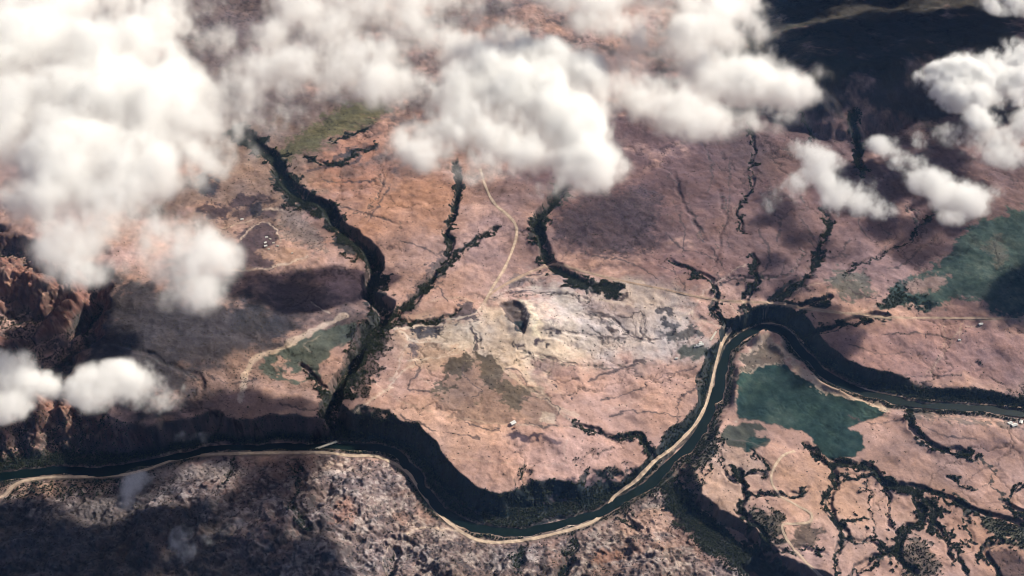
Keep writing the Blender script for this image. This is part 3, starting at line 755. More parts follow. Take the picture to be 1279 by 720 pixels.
for poly, c_ in (
        ([(513, 411), (532, 409), (550, 408), (553, 416), (541, 418), (535, 425), (524, 421)], (0.035, 0.036, 0.045)), ([(555, 394), (575, 379), (592, 380), (594, 399), (572, 403)], (0.07, 0.056, 0.062)),
        ([(814, 382), (843, 385), (843, 394), (818, 393)], (0.06, 0.055, 0.06)), ([(829, 401), (849, 403), (847, 409), (832, 408)], (0.07, 0.066, 0.068)), ([(828, 412), (858, 410), (882, 411), (880, 418), (834, 426)], (0.085, 0.08, 0.072)),
        ([(758, 367), (772, 365), (786, 371), (780, 375), (766, 374)], (0.075, 0.056, 0.062)), ([(246, 222), (258, 214), (271, 226), (270, 243), (250, 242)], (0.05, 0.046, 0.052)), ([(285, 250), (305, 240), (318, 248), (312, 259), (290, 259)], SCRUB),
        ([(246, 262), (262, 254), (286, 262), (284, 274), (258, 273)], SCRUB), ([(312, 262), (322, 255), (330, 266), (322, 272)], (0.04, 0.036, 0.042)), ([(420, 190), (436, 186), (450, 190), (440, 197), (426, 198)], (0.05, 0.045, 0.045)),
        ([(512, 428), (520, 426), (521, 444), (514, 446)], (0.11, 0.085, 0.088)), ([(672, 424), (678, 428), (672, 432), (667, 428)], (0.08, 0.06, 0.075)), ([(630, 352), (650, 344), (660, 350), (640, 364)], (0.16, 0.12, 0.11)),
        ([(690, 332), (712, 340), (738, 356), (728, 360), (702, 348)], (0.03, 0.036, 0.036))):
    patch(poly, c_, .9, 1.6, rough=2.2, bush=.4, jit=.8)
for cx, cy, r_ in ((695, 482, 1.3), (707, 488, 1.1), (713, 497, 1.5), (620, 507, 1.2), (627, 507, 1.6), (621, 535, 2.6), (699, 415, 2.4), (692, 420, 2.4), (685, 431, 2.2), (643, 432, 2.0), (651, 435, 2.2), (619, 375, 1.6), (960, 594, 3.0), (606, 374, 1.2), (1010, 460, 1.2), (880, 300, 2), (1160, 420, 1.3)):
    blob(cx, cy, r_ * 1.2, r_, (0.045, 0.036, 0.042), .95)
for pts, w, v_ in (([(502, 415), (512, 424), (524, 428), (540, 428)], 1.2, .9), ([(582, 409), (586, 418), (580, 429), (561, 442)], .8, .8), ([(530, 428), (532, 442)], .6, .6), ([(655, 377), (661, 392), (663, 406)], 1.8, .9), ([(494, 411), (530, 407), (552, 405)], .8, .8),
                  ([(600, 400), (640, 405)], .0, .0), ([(790, 352), (800, 350), (806, 354)], 1.2, .6), ([(506, 450), (540, 448), (566, 443)], .7, .8), ([(505, 440), (496, 462), (486, 486)], .8, .6), ([(812, 379), (828, 381), (844, 386)], .7, .8), ([(866, 388), (858, 394), (852, 398)], 1.0, .7), ([(605, 378), (590, 392), (560, 400)], .8, .6), ([(605, 378), (600, 400), (584, 410)], .8, .6), ([(612, 372), (640, 362), (690, 360), (740, 372), (800, 384)], .7, .5), ([(878, 366), (900, 350), (930, 330)], .6, .4), ([(960, 380), (1000, 360), (1040, 352)], .6, .4), ([(1010, 386), (1060, 392), (1100, 380)], .6, .4)):
    if v_: stroke(pts, (0.60, 0.48, 0.37), w, v_, soft=.6, jit=.5)
gm = ALB[..., 1] > ALB[..., 0] * 1.25
cv = np.exp(0.14 * look(N_COL2, X + 55, Y + 910) + 0.16 * look(N_MED, X + 15, Y + 310))
ALB[gm] *= np.stack([cv ** 1.5, cv, cv ** .9], -1)[gm].astype(np.float32)
# natural colour variation: mineral tone, worn and damp streaks, grit
c1 = look(N_COL, X, Y); c2 = look(N_COL2, X + 900, Y + 500); g = look(N_GRIT, X, Y)
rg = (0.35 + 0.65 * np.clip(BUSH * 1.6, 0, 1))
var = np.exp(0.11 * c1 + (0.06 * c2 + 0.085 * g) * rg).astype(np.float32)
ALB *= var[..., None]
hue = np.clip(look(N_COL, X + 3000, Y + 1300), -2, 2)
ALB[..., 0] *= 1 + 0.03 * hue; ALB[..., 2] *= 1 - 0.05 * hue
pn = np.floor(look(N_COL, X * 1.3 + 7000, Y * 1.3 + 200) * 2.2) + np.floor(look(N_MED, X + 7000, Y + 200) * 1.6)
pn = np.sin(pn * 2.4)
ALB *= (1 + 0.055 * pn)[..., None]
# fine rills on open ground
rill = RILL * (0.65 + 0.35 * sstep(look(N_COL, X + 5000, Y), -0.8, 0.8)) * (1 - m_spit)
ALB *= (1 - 0.72 * rill)[..., None]
# rock ledges that follow the contours, flecks of pale and dark stone
lev = (Z + 2.2 * look(N_MED, X + 70, Y) + 0.8 * look(N_FINE, X, Y + 60)) / 5.5
band = np.abs(lev - np.floor(lev) - .5)
open_ = (1 - np.clip(WOOD, 0, 1)) * (1 - m_spit) * sstep(look(N_COL, X + 2100, Y + 800), -1.0, 1.0)
ALB *= (1 - 0.26 * open_ * sstep(band, .43, .5) + 0.14 * open_ * sstep(band, .12, .0) )[..., None]
fleck = look(N_GRIT, X + 600, Y + 40)
ALB *= (1 + (0.30 * sstep(fleck, 1.0, 2.0) - 0.42 * sstep(fleck, -1.2, -2.1)) * rg)[..., None]
BUSH = np.maximum(BUSH, (0.05 + 0.5 * rill + 0.22 * sstep(look(N_COL2, X + 4100, Y + 77), .9, 1.8)).astype(np.float32))
ALB *= np.array((0.99, 1.015, 1.11), np.float32)
ALB = np.clip(ALB, 0.008, 0.75)
crop_m = np.zeros(X.shape, bool)
BUSH *= (np.abs(ALB[..., 1] - ALB[..., 0]) > 0.0)
green = ALB[..., 1] > ALB[..., 0] * 1.35
BUSH[green] *= 0.05
WOOD[(dr < 1) & (rs_ > 0)] = 0
BUSH[(dr < 1) & (rs_ > 0)] = 0


ROADS = {
    'north': [(600, 212), (606, 232), (617, 254), (635, 270), (645, 284), (643, 304), (631, 334), (618, 355), (605, 378)],
    'east': [(605, 378), (618, 364), (648, 347), (678, 334), (698, 331), (730, 340), (780, 352), (830, 362), (870, 371), (905, 376), (962, 379), (1010, 386), (1104, 396), (1200, 398), (1279, 399), (1450, 402)],
    'south_bank': [(-60, 640), (0, 622), (22, 604), (60, 597), (140, 595), (180, 588), (208, 578), (238, 570), (300, 567), (360, 566), (404, 566), (440, 570), (472, 571), (506, 588), (520, 606), (536, 628), (559, 652), (596, 675), (640, 677), (694, 667), (734, 655), (750, 646)],
    'north_bank': [(761, 631), (768, 620), (795, 601), (817, 578), (833, 566), (854, 547), (872, 526), (884, 500), (891, 470), (898, 442), (905, 424), (914, 412)],
    'farm': [(992, 564), (976, 571), (963, 596), (973, 618), (996, 632), (1013, 642), (1013, 652), (994, 655), (977, 656), (983, 675), (1004, 700), (1026, 722), (1050, 750)]}
for nm, pts in ROADS.items():
    wd = {'south_bank': 1.0, 'north_bank': .7}.get(nm, 1.1)
    p = smooth_line(pts, 6.0)
    sl = block(p[:, 0].min(), p[:, 0].max(), p[:, 1].min(), p[:, 1].max(), 20, 60)
    d = np.full(PX[sl].shape, 1e9)
    for i in range(len(p) - 1):
        dd, _, _ = seg_dist(*p[i], *p[i + 1], PX[sl], PY[sl]); d = np.minimum(d, dd)
    free = sstep(d, wd + 1.5, wd + 3.0)
    WOOD[sl] *= free; BUSH[sl] *= free
    wob = wd * (1 + .4 * look(N_MED, X[sl] + 31, Y[sl]))
    paint(sl, (.75 * sstep(d, wob + 1.3, wob - .6)).astype(np.float32), SAND * .88)


# ------------------------------------------------------------------ materials
def new_mat(name):
    m = bpy.data.materials.new(name); m.use_nodes = True
    n = m.node_tree.nodes
    return m, n, m.node_tree.links, n['Principled BSDF']


def ground_material():
    m, n, l, b = new_mat('ground')
    at = n.new('ShaderNodeAttribute'); at.attribute_name = 'cover'
    geo = n.new('ShaderNodeNewGeometry')
    n1 = n.new('ShaderNodeTexNoise'); n1.inputs['Scale'].default_value = 0.16; n1.inputs['Detail'].default_value = 3; n1.inputs['Roughness'].default_value = .7
    n2 = n.new('ShaderNodeTexNoise'); n2.inputs['Scale'].default_value = 0.035; n2.inputs['Detail'].default_value = 4; n2.inputs['Roughness'].default_value = .6
    l.new(geo.outputs['Position'], n1.inputs['Vector']); l.new(geo.outputs['Position'], n2.inputs['Vector'])
    add = n.new('ShaderNodeMath'); add.operation = 'ADD'
    l.new(n1.outputs[0], add.inputs[0]); l.new(n2.outputs[0], add.inputs[1])
    mr = n.new('ShaderNodeMapRange'); mr.inputs['From Min'].default_value = .6; mr.inputs['From Max'].default_value = 1.4
    mr.inputs['To Min'].default_value = .80; mr.inputs['To Max'].default_value = 1.20
    l.new(add.outputs[0], mr.inputs['Value'])
    mul = n.new('ShaderNodeVectorMath'); mul.operation = 'SCALE'
    l.new(at.outputs['Color'], mul.inputs[0]); l.new(mr.outputs[0], mul.inputs['Scale'])
    l.new(mul.outputs[0], b.inputs['Base Color'])
    bump = n.new('ShaderNodeBump'); bump.inputs['Strength'].default_value = .3; bump.inputs['Distance'].default_value = 2.2
    l.new(add.outputs[0], bump.inputs['Height']); l.new(bump.outputs[0], b.inputs['Normal'])
    b.inputs['Roughness'].default_value = .95; b.inputs['Specular IOR Level'].default_value = .1
    return m


def noise_material(name, c0, c1, scale, rough=.9, spec=.2, bump=0.0, dist=1.0):
    m, n, l, b = new_mat(name)
    geo = n.new('ShaderNodeNewGeometry')
    t = n.new('ShaderNodeTexNoise'); t.inputs['Scale'].default_value = scale; t.inputs['Detail'].default_value = 4
    l.new(geo.outputs['Position'], t.inputs['Vector'])
    r = n.new('ShaderNodeValToRGB'); r.color_ramp.elements[0].position = .32; r.color_ramp.elements[1].position = .68
    r.color_ramp.elements[0].color = (*c0, 1); r.color_ramp.elements[1].color = (*c1, 1)
    l.new(t.outputs[0], r.inputs[0]); l.new(r.outputs[0], b.inputs['Base Color'])
    b.inputs['Roughness'].default_value = rough; b.inputs['Specular IOR Level'].default_value = spec
    if bump:
        bp = n.new('ShaderNodeBump'); bp.inputs['Strength'].default_value = bump; bp.inputs['Distance'].default_value = dist
        l.new(t.outputs[0], bp.inputs['Height']); l.new(bp.outputs[0], b.inputs['Normal'])
    return m


def leaf_material(name, dark, light):
    m, n, l, b = new_mat(name)
    oi = n.new('ShaderNodeObjectInfo')
    r = n.new('ShaderNodeValToRGB'); r.color_ramp.elements[0].color = (*dark, 1); r.color_ramp.elements[1].color = (*light, 1)
    l.new(oi.outputs['Random'], r.inputs[0])
    l.new(r.outputs[0], b.inputs['Base Color'])
    b.inputs['Roughness'].default_value = .9; b.inputs['Specular IOR Level'].default_value = .1
    return m


M_GROUND = ground_material()
M_WATER = noise_material('river_water', (0.002, 0.008, 0.008), (0.005, 0.013, 0.011), 0.02, .4, .08, .15, .5)
M_ROAD = noise_material('pale_dirt', (0.42, 0.31, 0.235), (0.60, 0.47, 0.36), 0.09)
M_ROAD2 = noise_material('worn_dirt', (0.34, 0.235, 0.175), (0.47, 0.34, 0.26), 0.09)
M_TREE = leaf_material('tree_leaves', (0.010, 0.020, 0.016), (0.065, 0.072, 0.042))
M_BUSH = leaf_material('bush_leaves', (0.030, 0.030, 0.022), (0.075, 0.06, 0.045))
M_BARK = noise_material('bark', (0.06, 0.045, 0.035), (0.10, 0.075, 0.055), 1.5)
M_CONC = noise_material('pale_concrete', (0.50, 0.46, 0.40), (0.62, 0.57, 0.50), .3)
M_WALL = noise_material('whitewash', (0.66, 0.62, 0.55), (0.78, 0.74, 0.68), .4)
M_TIN = noise_material('white_sheet_roof', (0.72, 0.71, 0.68), (0.82, 0.81, 0.78), .3, .5, .4)
M_RUST = noise_material('red_sheet_roof', (0.22, 0.09, 0.06), (0.34, 0.15, 0.10), .3, .6, .3)
M_DOOR = noise_material('dark_timber', (0.05, 0.035, 0.025), (0.09, 0.06, 0.04), 2)
M_PANE = noise_material('window_glass', (0.02, 0.03, 0.04), (0.03, 0.045, 0.055), 2, .15, .5)


def tag(o, label=None, cat=None, group=None, kind=None):
    for k_, v in (('label', label), ('category', cat), ('group', group), ('kind', kind)):
        if v: o[k_] = v
    return o


def mesh_obj(name, verts, faces, mat, parent=None, smooth=False):
    me = bpy.data.meshes.new(name)
    me.from_pydata([tuple(map(float, v)) for v in verts], [], faces)
    me.update()
    if mat: me.materials.append(mat)
    if smooth:
        me.polygons.foreach_set('use_smooth', np.ones(len(me.polygons), bool))
    o = bpy.data.objects.new(name, me); COL.objects.link(o)
    if parent: o.parent = parent
    return o


# ------------------------------------------------------------------ terrain mesh
me = bpy.data.meshes.new('terrain')
nv = NR * NC
me.vertices.add(nv)
co = np.stack([X, Y, Z], -1).reshape(-1, 3).astype(np.float32)
me.vertices.foreach_set('co', co.ravel())
ii = np.arange(nv, dtype=np.int32).reshape(NR, NC)
q = np.stack([ii[:-1, :-1], ii[1:, :-1], ii[1:, 1:], ii[:-1, 1:]], -1).reshape(-1, 4)
nf = len(q)
me.loops.add(nf * 4); me.polygons.add(nf)
me.loops.foreach_set('vertex_index', q.ravel())
me.polygons.foreach_set('loop_start', np.arange(nf, dtype=np.int32) * 4)
me.polygons.foreach_set('use_smooth', np.ones(nf, bool))
me.update(calc_edges=True)
ca = me.attributes.new('cover', 'FLOAT_COLOR', 'POINT')
ca.data.foreach_set('color', np.concatenate([ALB.reshape(-1, 3), np.ones((nv, 1))], 1).astype(np.float32).ravel())
me.materials.append(M_GROUND)
terrain = bpy.data.objects.new('terrain', me); COL.objects.link(terrain)
tag(terrain, 'dry brown plain with gullies, terraces and rocky hills', 'terrain', kind='structure')

# ------------------------------------------------------------------ river water
rx2, ry2 = rxw, ryw
tx = np.gradient(rx2); ty = np.gradient(ry2); tl = np.hypot(tx, ty)
nx_, ny_ = -ty / tl, tx / tl
w_ = re_[:, 0] * 1.08
vs, fs = [], []
for i in range(len(rx2)):
    for k_ in (-1, -.5, 0, .5, 1):
        vs.append((rx2[i] + nx_[i] * w_[i] * k_, ry2[i] + ny_[i] * w_[i] * k_, WATER_Z))
for i in range(len(rx2) - 1):
    for k_ in range(4):
        a = i * 5 + k_
        fs.append((a, a + 1, a + 6, a + 5))
river = mesh_obj('river', vs, fs, M_WATER, smooth=True)
tag(river, 'dark green river winding in loops through the valley', 'river', kind='structure')
if river.data.polygons[0].normal.z < 0: river.data.flip_normals()


# ------------------------------------------------------------------ roads, draped on the ground
def road(name, pts, width, mat, label, lift=0.9, on=None):
    p = smooth_line(pts, 2.2)
    x, y, z = pick(p[:, 0], p[:, 1])
    for _ in range(3):
        x[1:-1] = (x[:-2] + 2 * x[1:-1] + x[2:]) / 4; y[1:-1] = (y[:-2] + 2 * y[1:-1] + y[2:]) / 4
    d = np.concatenate([[0], np.cumsum(np.hypot(np.diff(x), np.diff(y)))])
    s = np.arange(0, d[-1], 5.0)
    x, y = np.interp(s, d, x), np.interp(s, d, y)
    tx, ty = np.gradient(x), np.gradient(y); tl = np.hypot(tx, ty) + 1e-9
    nx, ny = -ty / tl, tx / tl
    rng = np.random.default_rng(len(pts) * 31 + int(width * 7))
    wv = width * (1 + 0.22 * np.interp(s, np.arange(0, d[-1] + 30, 24.0), rng.uniform(-1, 1, len(np.arange(0, d[-1] + 30, 24.0)))))
    v, f = [], []
    ks = (-.5, -.25, 0, .25, .5)
    for i in range(len(x)):
        hx = np.array([x[i] + nx[i] * wv[i] * k_ for k_ in ks]); hy = np.array([y[i] + ny[i] * wv[i] * k_ for k_ in ks])
        hz = height(hx, hy) + lift
        hz = np.maximum(hz, hz.mean() - 0.6)
        v += list(zip(hx, hy, hz))
    for i in range(len(x) - 1):
        for k_ in range(4):
            a = i * 5 + k_
            f.append((a + 5, a + 6, a + 1, a))
    o = mesh_obj(name, v, f, mat, smooth=True)
    if o.data.polygons[0].normal.z < 0: o.data.flip_normals()
    tag(o, label, 'road', kind='structure')
    return o


road('dirt_road', ROADS['north'], 9, M_ROAD, 'pale dirt road curving down from under the big cloud to the junction')
road('dirt_road', ROADS['east'], 8, M_ROAD2, 'pale dirt road running east from the junction across the plain')
road('riverside_road', ROADS['south_bank'], 11, M_ROAD, 'pale road following the south bank of the river')
road('riverside_track', ROADS['north_bank'], 9, M_ROAD, 'wide sandy track along the north bank up to the bend')
road('farm_track', ROADS['farm'], 7, M_ROAD, 'winding pale farm track over the lower right terraces')
road('bank_track', [(925, 415), (945, 406), (968, 405), (990, 414), (1004, 430)], 5, M_ROAD2, 'narrow worn track round the outside of the river bend')
road('bank_track', [(1018, 455), (1040, 472), (1070, 484), (1110, 493), (1150, 499), (1220, 505), (1300, 512)], 6, M_ROAD2, 'pale track between the river and the shaded bluff on the right')


# ------------------------------------------------------------------ bridges
def box(cx, cy, cz, sx, sy, sz):
    v = [(cx + a * sx / 2, cy + b * sy / 2, cz + c * sz / 2) for a in (-1, 1) for b in (-1, 1) for c in (-1, 1)]
    f = [(0, 1, 3, 2), (4, 6, 7, 5), (0, 4, 5, 1), (2, 3, 7, 6), (0, 2, 6, 4), (1, 5, 7, 3)]
    return v, f


def bridge(p0, p1, width, label, n):
    x, y, z = pick([p0[0], p1[0]], [p0[1], p1[1]])
    top = max(z) + 1.5
    L = math.hypot(x[1] - x[0], y[1] - y[0])
    root = bpy.data.objects.new('bridge', None); COL.objects.link(root)
    root.location = ((x[0] + x[1]) / 2, (y[0] + y[1]) / 2, top)
    root.rotation_euler = (0, 0, math.atan2(y[1] - y[0], x[1] - x[0]))
    tag(root, label, 'bridge')
    mesh_obj('deck', *box(0, 0, 0, L + 8, width, 1.2), M_CONC, root)
    for s in (-1, 1):
        mesh_obj('parapet', *box(0, s * (width / 2 - .3), 1.1, L + 8, .45, .98), M_CONC, root)
    for i in range(n):
        t = (i + .5) / n * L - L / 2
        wx_ = x[0] + (x[1] - x[0]) * (i + .5) / n; wy_ = y[0] + (y[1] - y[0]) * (i + .5) / n
        zb = float(height(np.array([wx_]), np.array([wy_]))[0]) - 3
        hgt = max(top - .6 - zb, 2)
        mesh_obj('pier', *box(t, 0, -.6 - hgt / 2, 2.2, width * .8, hgt), M_CONC, root)


bridge((396, 561), (421, 552), 8, 'pale concrete bridge over the river below the side canyon', 5)
bridge((888, 425), (894, 416), 6, 'small pale bridge over the dark creek beside the white farm', 2)


# ------------------------------------------------------------------ houses
def house(px, py, L, W, Hh, rot, roofm, label, group=None, cat='house'):
    x, y, z = pick(px, py)
    z0 = float(min(height(np.array([x[0] - 5, x[0] + 5, x[0]]), np.array([y[0], y[0], y[0] - 5]))))
    root = bpy.data.objects.new('farm_house' if cat == 'house' else 'barn', None); COL.objects.link(root)
    root.location = (x[0], y[0], z0); root.rotation_euler = (0, 0, math.radians(rot))
    tag(root, label, cat, group)
    a, b, g_ = L / 2, W / 2, Hh + W * .28
    v = [(-a, -b, -1), (a, -b, -1), (a, b, -1), (-a, b, -1), (-a, -b, Hh), (a, -b, Hh), (a, b, Hh), (-a, b, Hh), (-a, 0, g_), (a, 0, g_)]
    f = [(0, 1, 5, 4), (2, 3, 7, 6), (1, 2, 6, 9, 5), (3, 0, 4, 8, 7), (3, 2, 1, 0)]
    mesh_obj('wall', v, f, M_WALL, root)
    roof = bpy.data.objects.new('roof', None)
    o = .7; e = .12
    for s in (-1, 1):
        k_ = W * .28 / b
        rv = [(-a - o, s * (b + o), Hh - o * k_ + .15), (a + o, s * (b + o), Hh - o * k_ + .15), (a + o, s * .02, g_ + .15), (-a - o, s * .02, g_ + .15)]
        rv += [(p[0], p[1], p[2] + e) for p in rv]
        fc = [(4, 5, 6, 7), (3, 2, 1, 0), (0, 1, 5, 4), (1, 2, 6, 5), (2, 3, 7, 6), (3, 0, 4, 7)]
        ro = mesh_obj('roof', rv, fc, roofm, root)
    bpy.data.objects.remove(roof)
    mesh_obj('door', *box(0, -b - .03, 1.05, 1.1, .1, 2.1), M_DOOR, root)
    n = max(1, int(L / 5))
    for i in range(n):
        for s in (-1, 1):
            mesh_obj('window', *box(s * (L * .18 + i * (L * .3 / n)), -b - .03, 1.6, 1.2, .1, 1.1), M_PANE, root)


house(875.6, 431.5, 16, 11, 4.2, 12, M_TIN, 'largest white farm building beside the dark green field by the bend')
house(871.2, 433.0, 11, 8, 3.4, -8, M_TIN, 'white farm shed between the largest farm building and the small hut')
house(868.2, 434.0, 7, 6, 2.8, 5, M_TIN, 'small white hut at the left end of the farm by the bend')
house(875.0, 428.4, 9, 6, 2.8, 5, M_TIN, 'white outbuilding just behind the largest farm building')
house(845, 448.3, 8, 6, 3.0, 0, M_TIN, 'lone white hut at the left tip of the dark green field')
house(640.8, 529.6, 17, 12, 5.0, 35, M_TIN, 'lone white building above the purple streak on the bare field')
house(642.2, 535.0, 7, 5, 2.6, 0, M_RUST, 'small hut just below the lone white building', cat='house')
house(1261, 529.5, 15, 9, 4.0, 20, M_TIN, 'white roofed shed by the river at the right edge', cat='barn')
house(1266.5, 532.0, 20, 10, 4.2, 20, M_TIN, 'long white roofed barn in front of the riverside shed', cat='barn')
house(1275, 528.0, 13, 9, 4.0, 60, M_TIN, 'white roofed house at the right end of the riverside farm')
house(1225, 405.5, 14, 9, 3.6, 10, M_TIN, 'white house below the straight road on the right')
house(1198, 425.5, 8, 6, 3.0, 0, M_TIN, 'tiny pale hut at the end of the spur track on the right')
for i, (vx, vy, s, r) in enumerate(((333.2, 297, 10, 10), (331.5, 304, 9, 40), (337.5, 299.5, 8, -20), (332, 308, 11, 15), (341.5, 304, 8, 25), (347, 308, 9, 0), (302.5, 275, 11, 10), (365, 317, 7, 10), (336, 312, 8, 10))):
    lab = ['white hut at the top of the village beside the dark field', 'white hut below the topmost village hut', 'pale hut just right of the topmost village hut', 'white hut at the bottom left of the village',
           'pale hut in the middle of the village', 'pale hut beside the track at the right of the village', 'lone white hut on the track above the dark village field', 'small pale hut on the bare ground right of the village', 'pale hut at the lower edge of the village'][i]
    house(vx, vy, s, s * .7, 3.0, r, M_TIN if i in (0, 1, 3, 6) else M_CONC, lab, 'village huts')


# ------------------------------------------------------------------ trees and bushes (woodland masses, scrub)
def scatter(name, dens, per_ha, rng, smin, smax, mat, label, cat, trunk, limit, variants=4):
    rs = slice(R0, R0 + len(core_r)); cs = slice(C0, C0 + len(core_c))
    dx_ = np.abs(np.gradient(X[rs, cs], axis=1)); dy_ = np.abs(np.gradient(Y[rs, cs], axis=0))
    lam = dens[rs, cs] * dx_ * dy_ / 10000.0 * per_ha
    tot = lam.sum()
    if tot > limit: lam *= limit / tot
    cnt = rng.poisson(lam)
    idx = np.repeat(np.arange(cnt.size), cnt.ravel())
    xx = X[rs, cs].ravel()[idx] + rng.uniform(-.5, .5, len(idx)) * dx_.ravel()[idx]
    yy = Y[rs, cs].ravel()[idx] + rng.uniform(-.5, .5, len(idx)) * dy_.ravel()[idx]
    zz = height(xx, yy)
    keep_ = zz > WATER_Z + .5
    xx, yy, zz = xx[keep_], yy[keep_], zz[keep_]
    n = len(xx)
    m = bpy.data.meshes.new(name); m.vertices.add(n)
    m.vertices.foreach_set('co', np.stack([xx, yy, zz - .3], 1).astype(np.float32).ravel())
    a = m.attributes.new('size', 'FLOAT', 'POINT')
    a.data.foreach_set('value', (smin + (smax - smin) * rng.beta(1.6, 2.6, n)).astype(np.float32))
    o = bpy.data.objects.new(name, m); COL.objects.link(o)
    tag(o, label, cat, kind='stuff')
    ng = bpy.data.node_groups.new(name + '_nodes', 'GeometryNodeTree')
    ng.interface.new_socket('Geometry', in_out='INPUT', socket_type='NodeSocketGeometry')
    ng.interface.new_socket('Geometry', in_out='OUTPUT', socket_type='NodeSocketGeometry')
    N, Lk = ng.nodes.new, ng.links.new
    gi, go = N('NodeGroupInput'), N('NodeGroupOutput')
    g2i = N('GeometryNodeGeometryToInstance')
    for k_ in range(variants):
        ico = N('GeometryNodeMeshIcoSphere'); ico.inputs['Radius'].default_value = 1.0; ico.inputs['Subdivisions'].default_value = 3 if trunk else 2
        pos = N('GeometryNodeInputPosition')
        no = N('ShaderNodeTexNoise'); no.noise_dimensions = '4D'; no.inputs['W'].default_value = k_ * 7.3 + 1; no.inputs['Scale'].default_value = 1.9; no.inputs['Detail'].default_value = 3; no.inputs['Roughness'].default_value = .75
        Lk(pos.outputs[0], no.inputs['Vector'])
        mm = N('ShaderNodeMapRange'); mm.inputs['From Min'].default_value = .3; mm.inputs['From Max'].default_value = .7; mm.inputs['To Min'].default_value = .45; mm.inputs['To Max'].default_value = 1.3
        Lk(no.outputs[0], mm.inputs['Value'])
        sc = N('ShaderNodeVectorMath'); sc.operation = 'SCALE'; Lk(pos.outputs[0], sc.inputs[0]); Lk(mm.outputs[0], sc.inputs['Scale'])
        sq = N('ShaderNodeVectorMath'); sq.operation = 'MULTIPLY_ADD'; Lk(sc.outputs[0], sq.inputs[0])
        sq.inputs[1].default_value = (1, 1, .85 + .15 * k_ if trunk else .6); sq.inputs[2].default_value = (0, 0, 1.15 if trunk else .35)
        sp = N('GeometryNodeSetPosition'); Lk(ico.outputs['Mesh'], sp.inputs['Geometry']); Lk(sq.outputs[0], sp.inputs['Position'])
        sm = N('GeometryNodeSetMaterial'); sm.inputs['Material'].default_value = mat; Lk(sp.outputs[0], sm.inputs['Geometry'])
        last = sm
        if trunk:
            cyl = N('GeometryNodeMeshCone'); cyl.inputs['Vertices'].default_value = 6; cyl.inputs['Radius Bottom'].default_value = .12; cyl.inputs['Radius Top'].default_value = .05; cyl.inputs['Depth'].default_value = 1.0
            sm2 = N('GeometryNodeSetMaterial'); sm2.inputs['Material'].default_value = M_BARK; Lk(cyl.outputs['Mesh'], sm2.inputs['Geometry'])
            jn = N('GeometryNodeJoinGeometry'); Lk(sm.outputs[0], jn.inputs[0]); Lk(sm2.outputs[0], jn.inputs[0]); last = jn
        Lk(last.outputs[0], g2i.inputs[0])
    iop = N('GeometryNodeInstanceOnPoints'); iop.inputs['Pick Instance'].default_value = True
    Lk(gi.outputs[0], iop.inputs['Points']); Lk(g2i.outputs[0], iop.inputs['Instance'])
    rv = N('FunctionNodeRandomValue'); rv.data_type = 'FLOAT_VECTOR'; rv.inputs[0].default_value = (0, 0, 0); rv.inputs[1].default_value = (.15, .15, 6.28)
    Lk(rv.outputs[0], iop.inputs['Rotation'])
    na = N('GeometryNodeInputNamedAttribute'); na.data_type = 'FLOAT'; na.inputs['Name'].default_value = 'size'
    Lk(na.outputs[0], iop.inputs['Scale'])
    Lk(iop.outputs[0], go.inputs[0])
    md = o.modifiers.new('scatter', 'NODES'); md.node_group = ng
    return o


rng = np.random.default_rng(42)
river_near = (RIVER_D < 150)
W1 = np.where(river_near, WOOD, 0); W2 = np.where(river_near, 0, WOOD)
scatter('riverside_woodland', W1, 900, rng, 1.2, 3.2, M_TREE, 'dark trees massed along the banks of the river', 'woodland', True, 60000)
scatter('gully_woodland', W2, 1500, rng, .9, 2.6, M_TREE, 'dark trees filling the gullies and side canyons', 'woodland', True, 110000)
scatter('scrub', BUSH * (WOOD < .3), 90, rng, 0.8, 3.0, M_BUSH, 'low dark bushes dotted over hills and plateau', 'scrub', False, 50000)


# ------------------------------------------------------------------ clouds: real volumes of vapour, each with its own density grid
def cloud_noise3(shape, seed, vox, lmax, beta):
    r = np.random.default_rng(seed)
    f = np.fft.rfftn(r.standard_normal(shape).astype(np.float32))
    kx = np.fft.fftfreq(shape[0], vox)[:, None, None]; ky = np.fft.fftfreq(shape[1], vox)[None, :, None]; kz = np.fft.rfftfreq(shape[2], vox)[None, None, :]
    k_ = np.sqrt((kx * .8 + ky * .35) ** 2 + (ky * 1.1 - kx * .3) ** 2 + (kz * 1.3) ** 2); k_[0, 0, 0] = 1
    a = k_ ** (-beta / 2) * (1 - np.exp(-(k_ * lmax) ** 2))
    a[0, 0, 0] = 0
    n = np.fft.irfftn(f * a, s=shape)
    return (n / n.std()).astype(np.float32)


def cloud_material():
    m = bpy.data.materials.new('cloud_vapour'); m.use_nodes = True
    n, l = m.node_tree.nodes, m.node_tree.links
    n.remove(n['Principled BSDF'])
    v = n.new('ShaderNodeVolumePrincipled')
    v.inputs['Color'].default_value = (1, 1, 1, 1)
    v.inputs['Density'].default_value = 1.0
    v.inputs['Anisotropy'].default_value = 0.0
    l.new(v.outputs[0], n['Material Output'].inputs['Volume'])
    return m


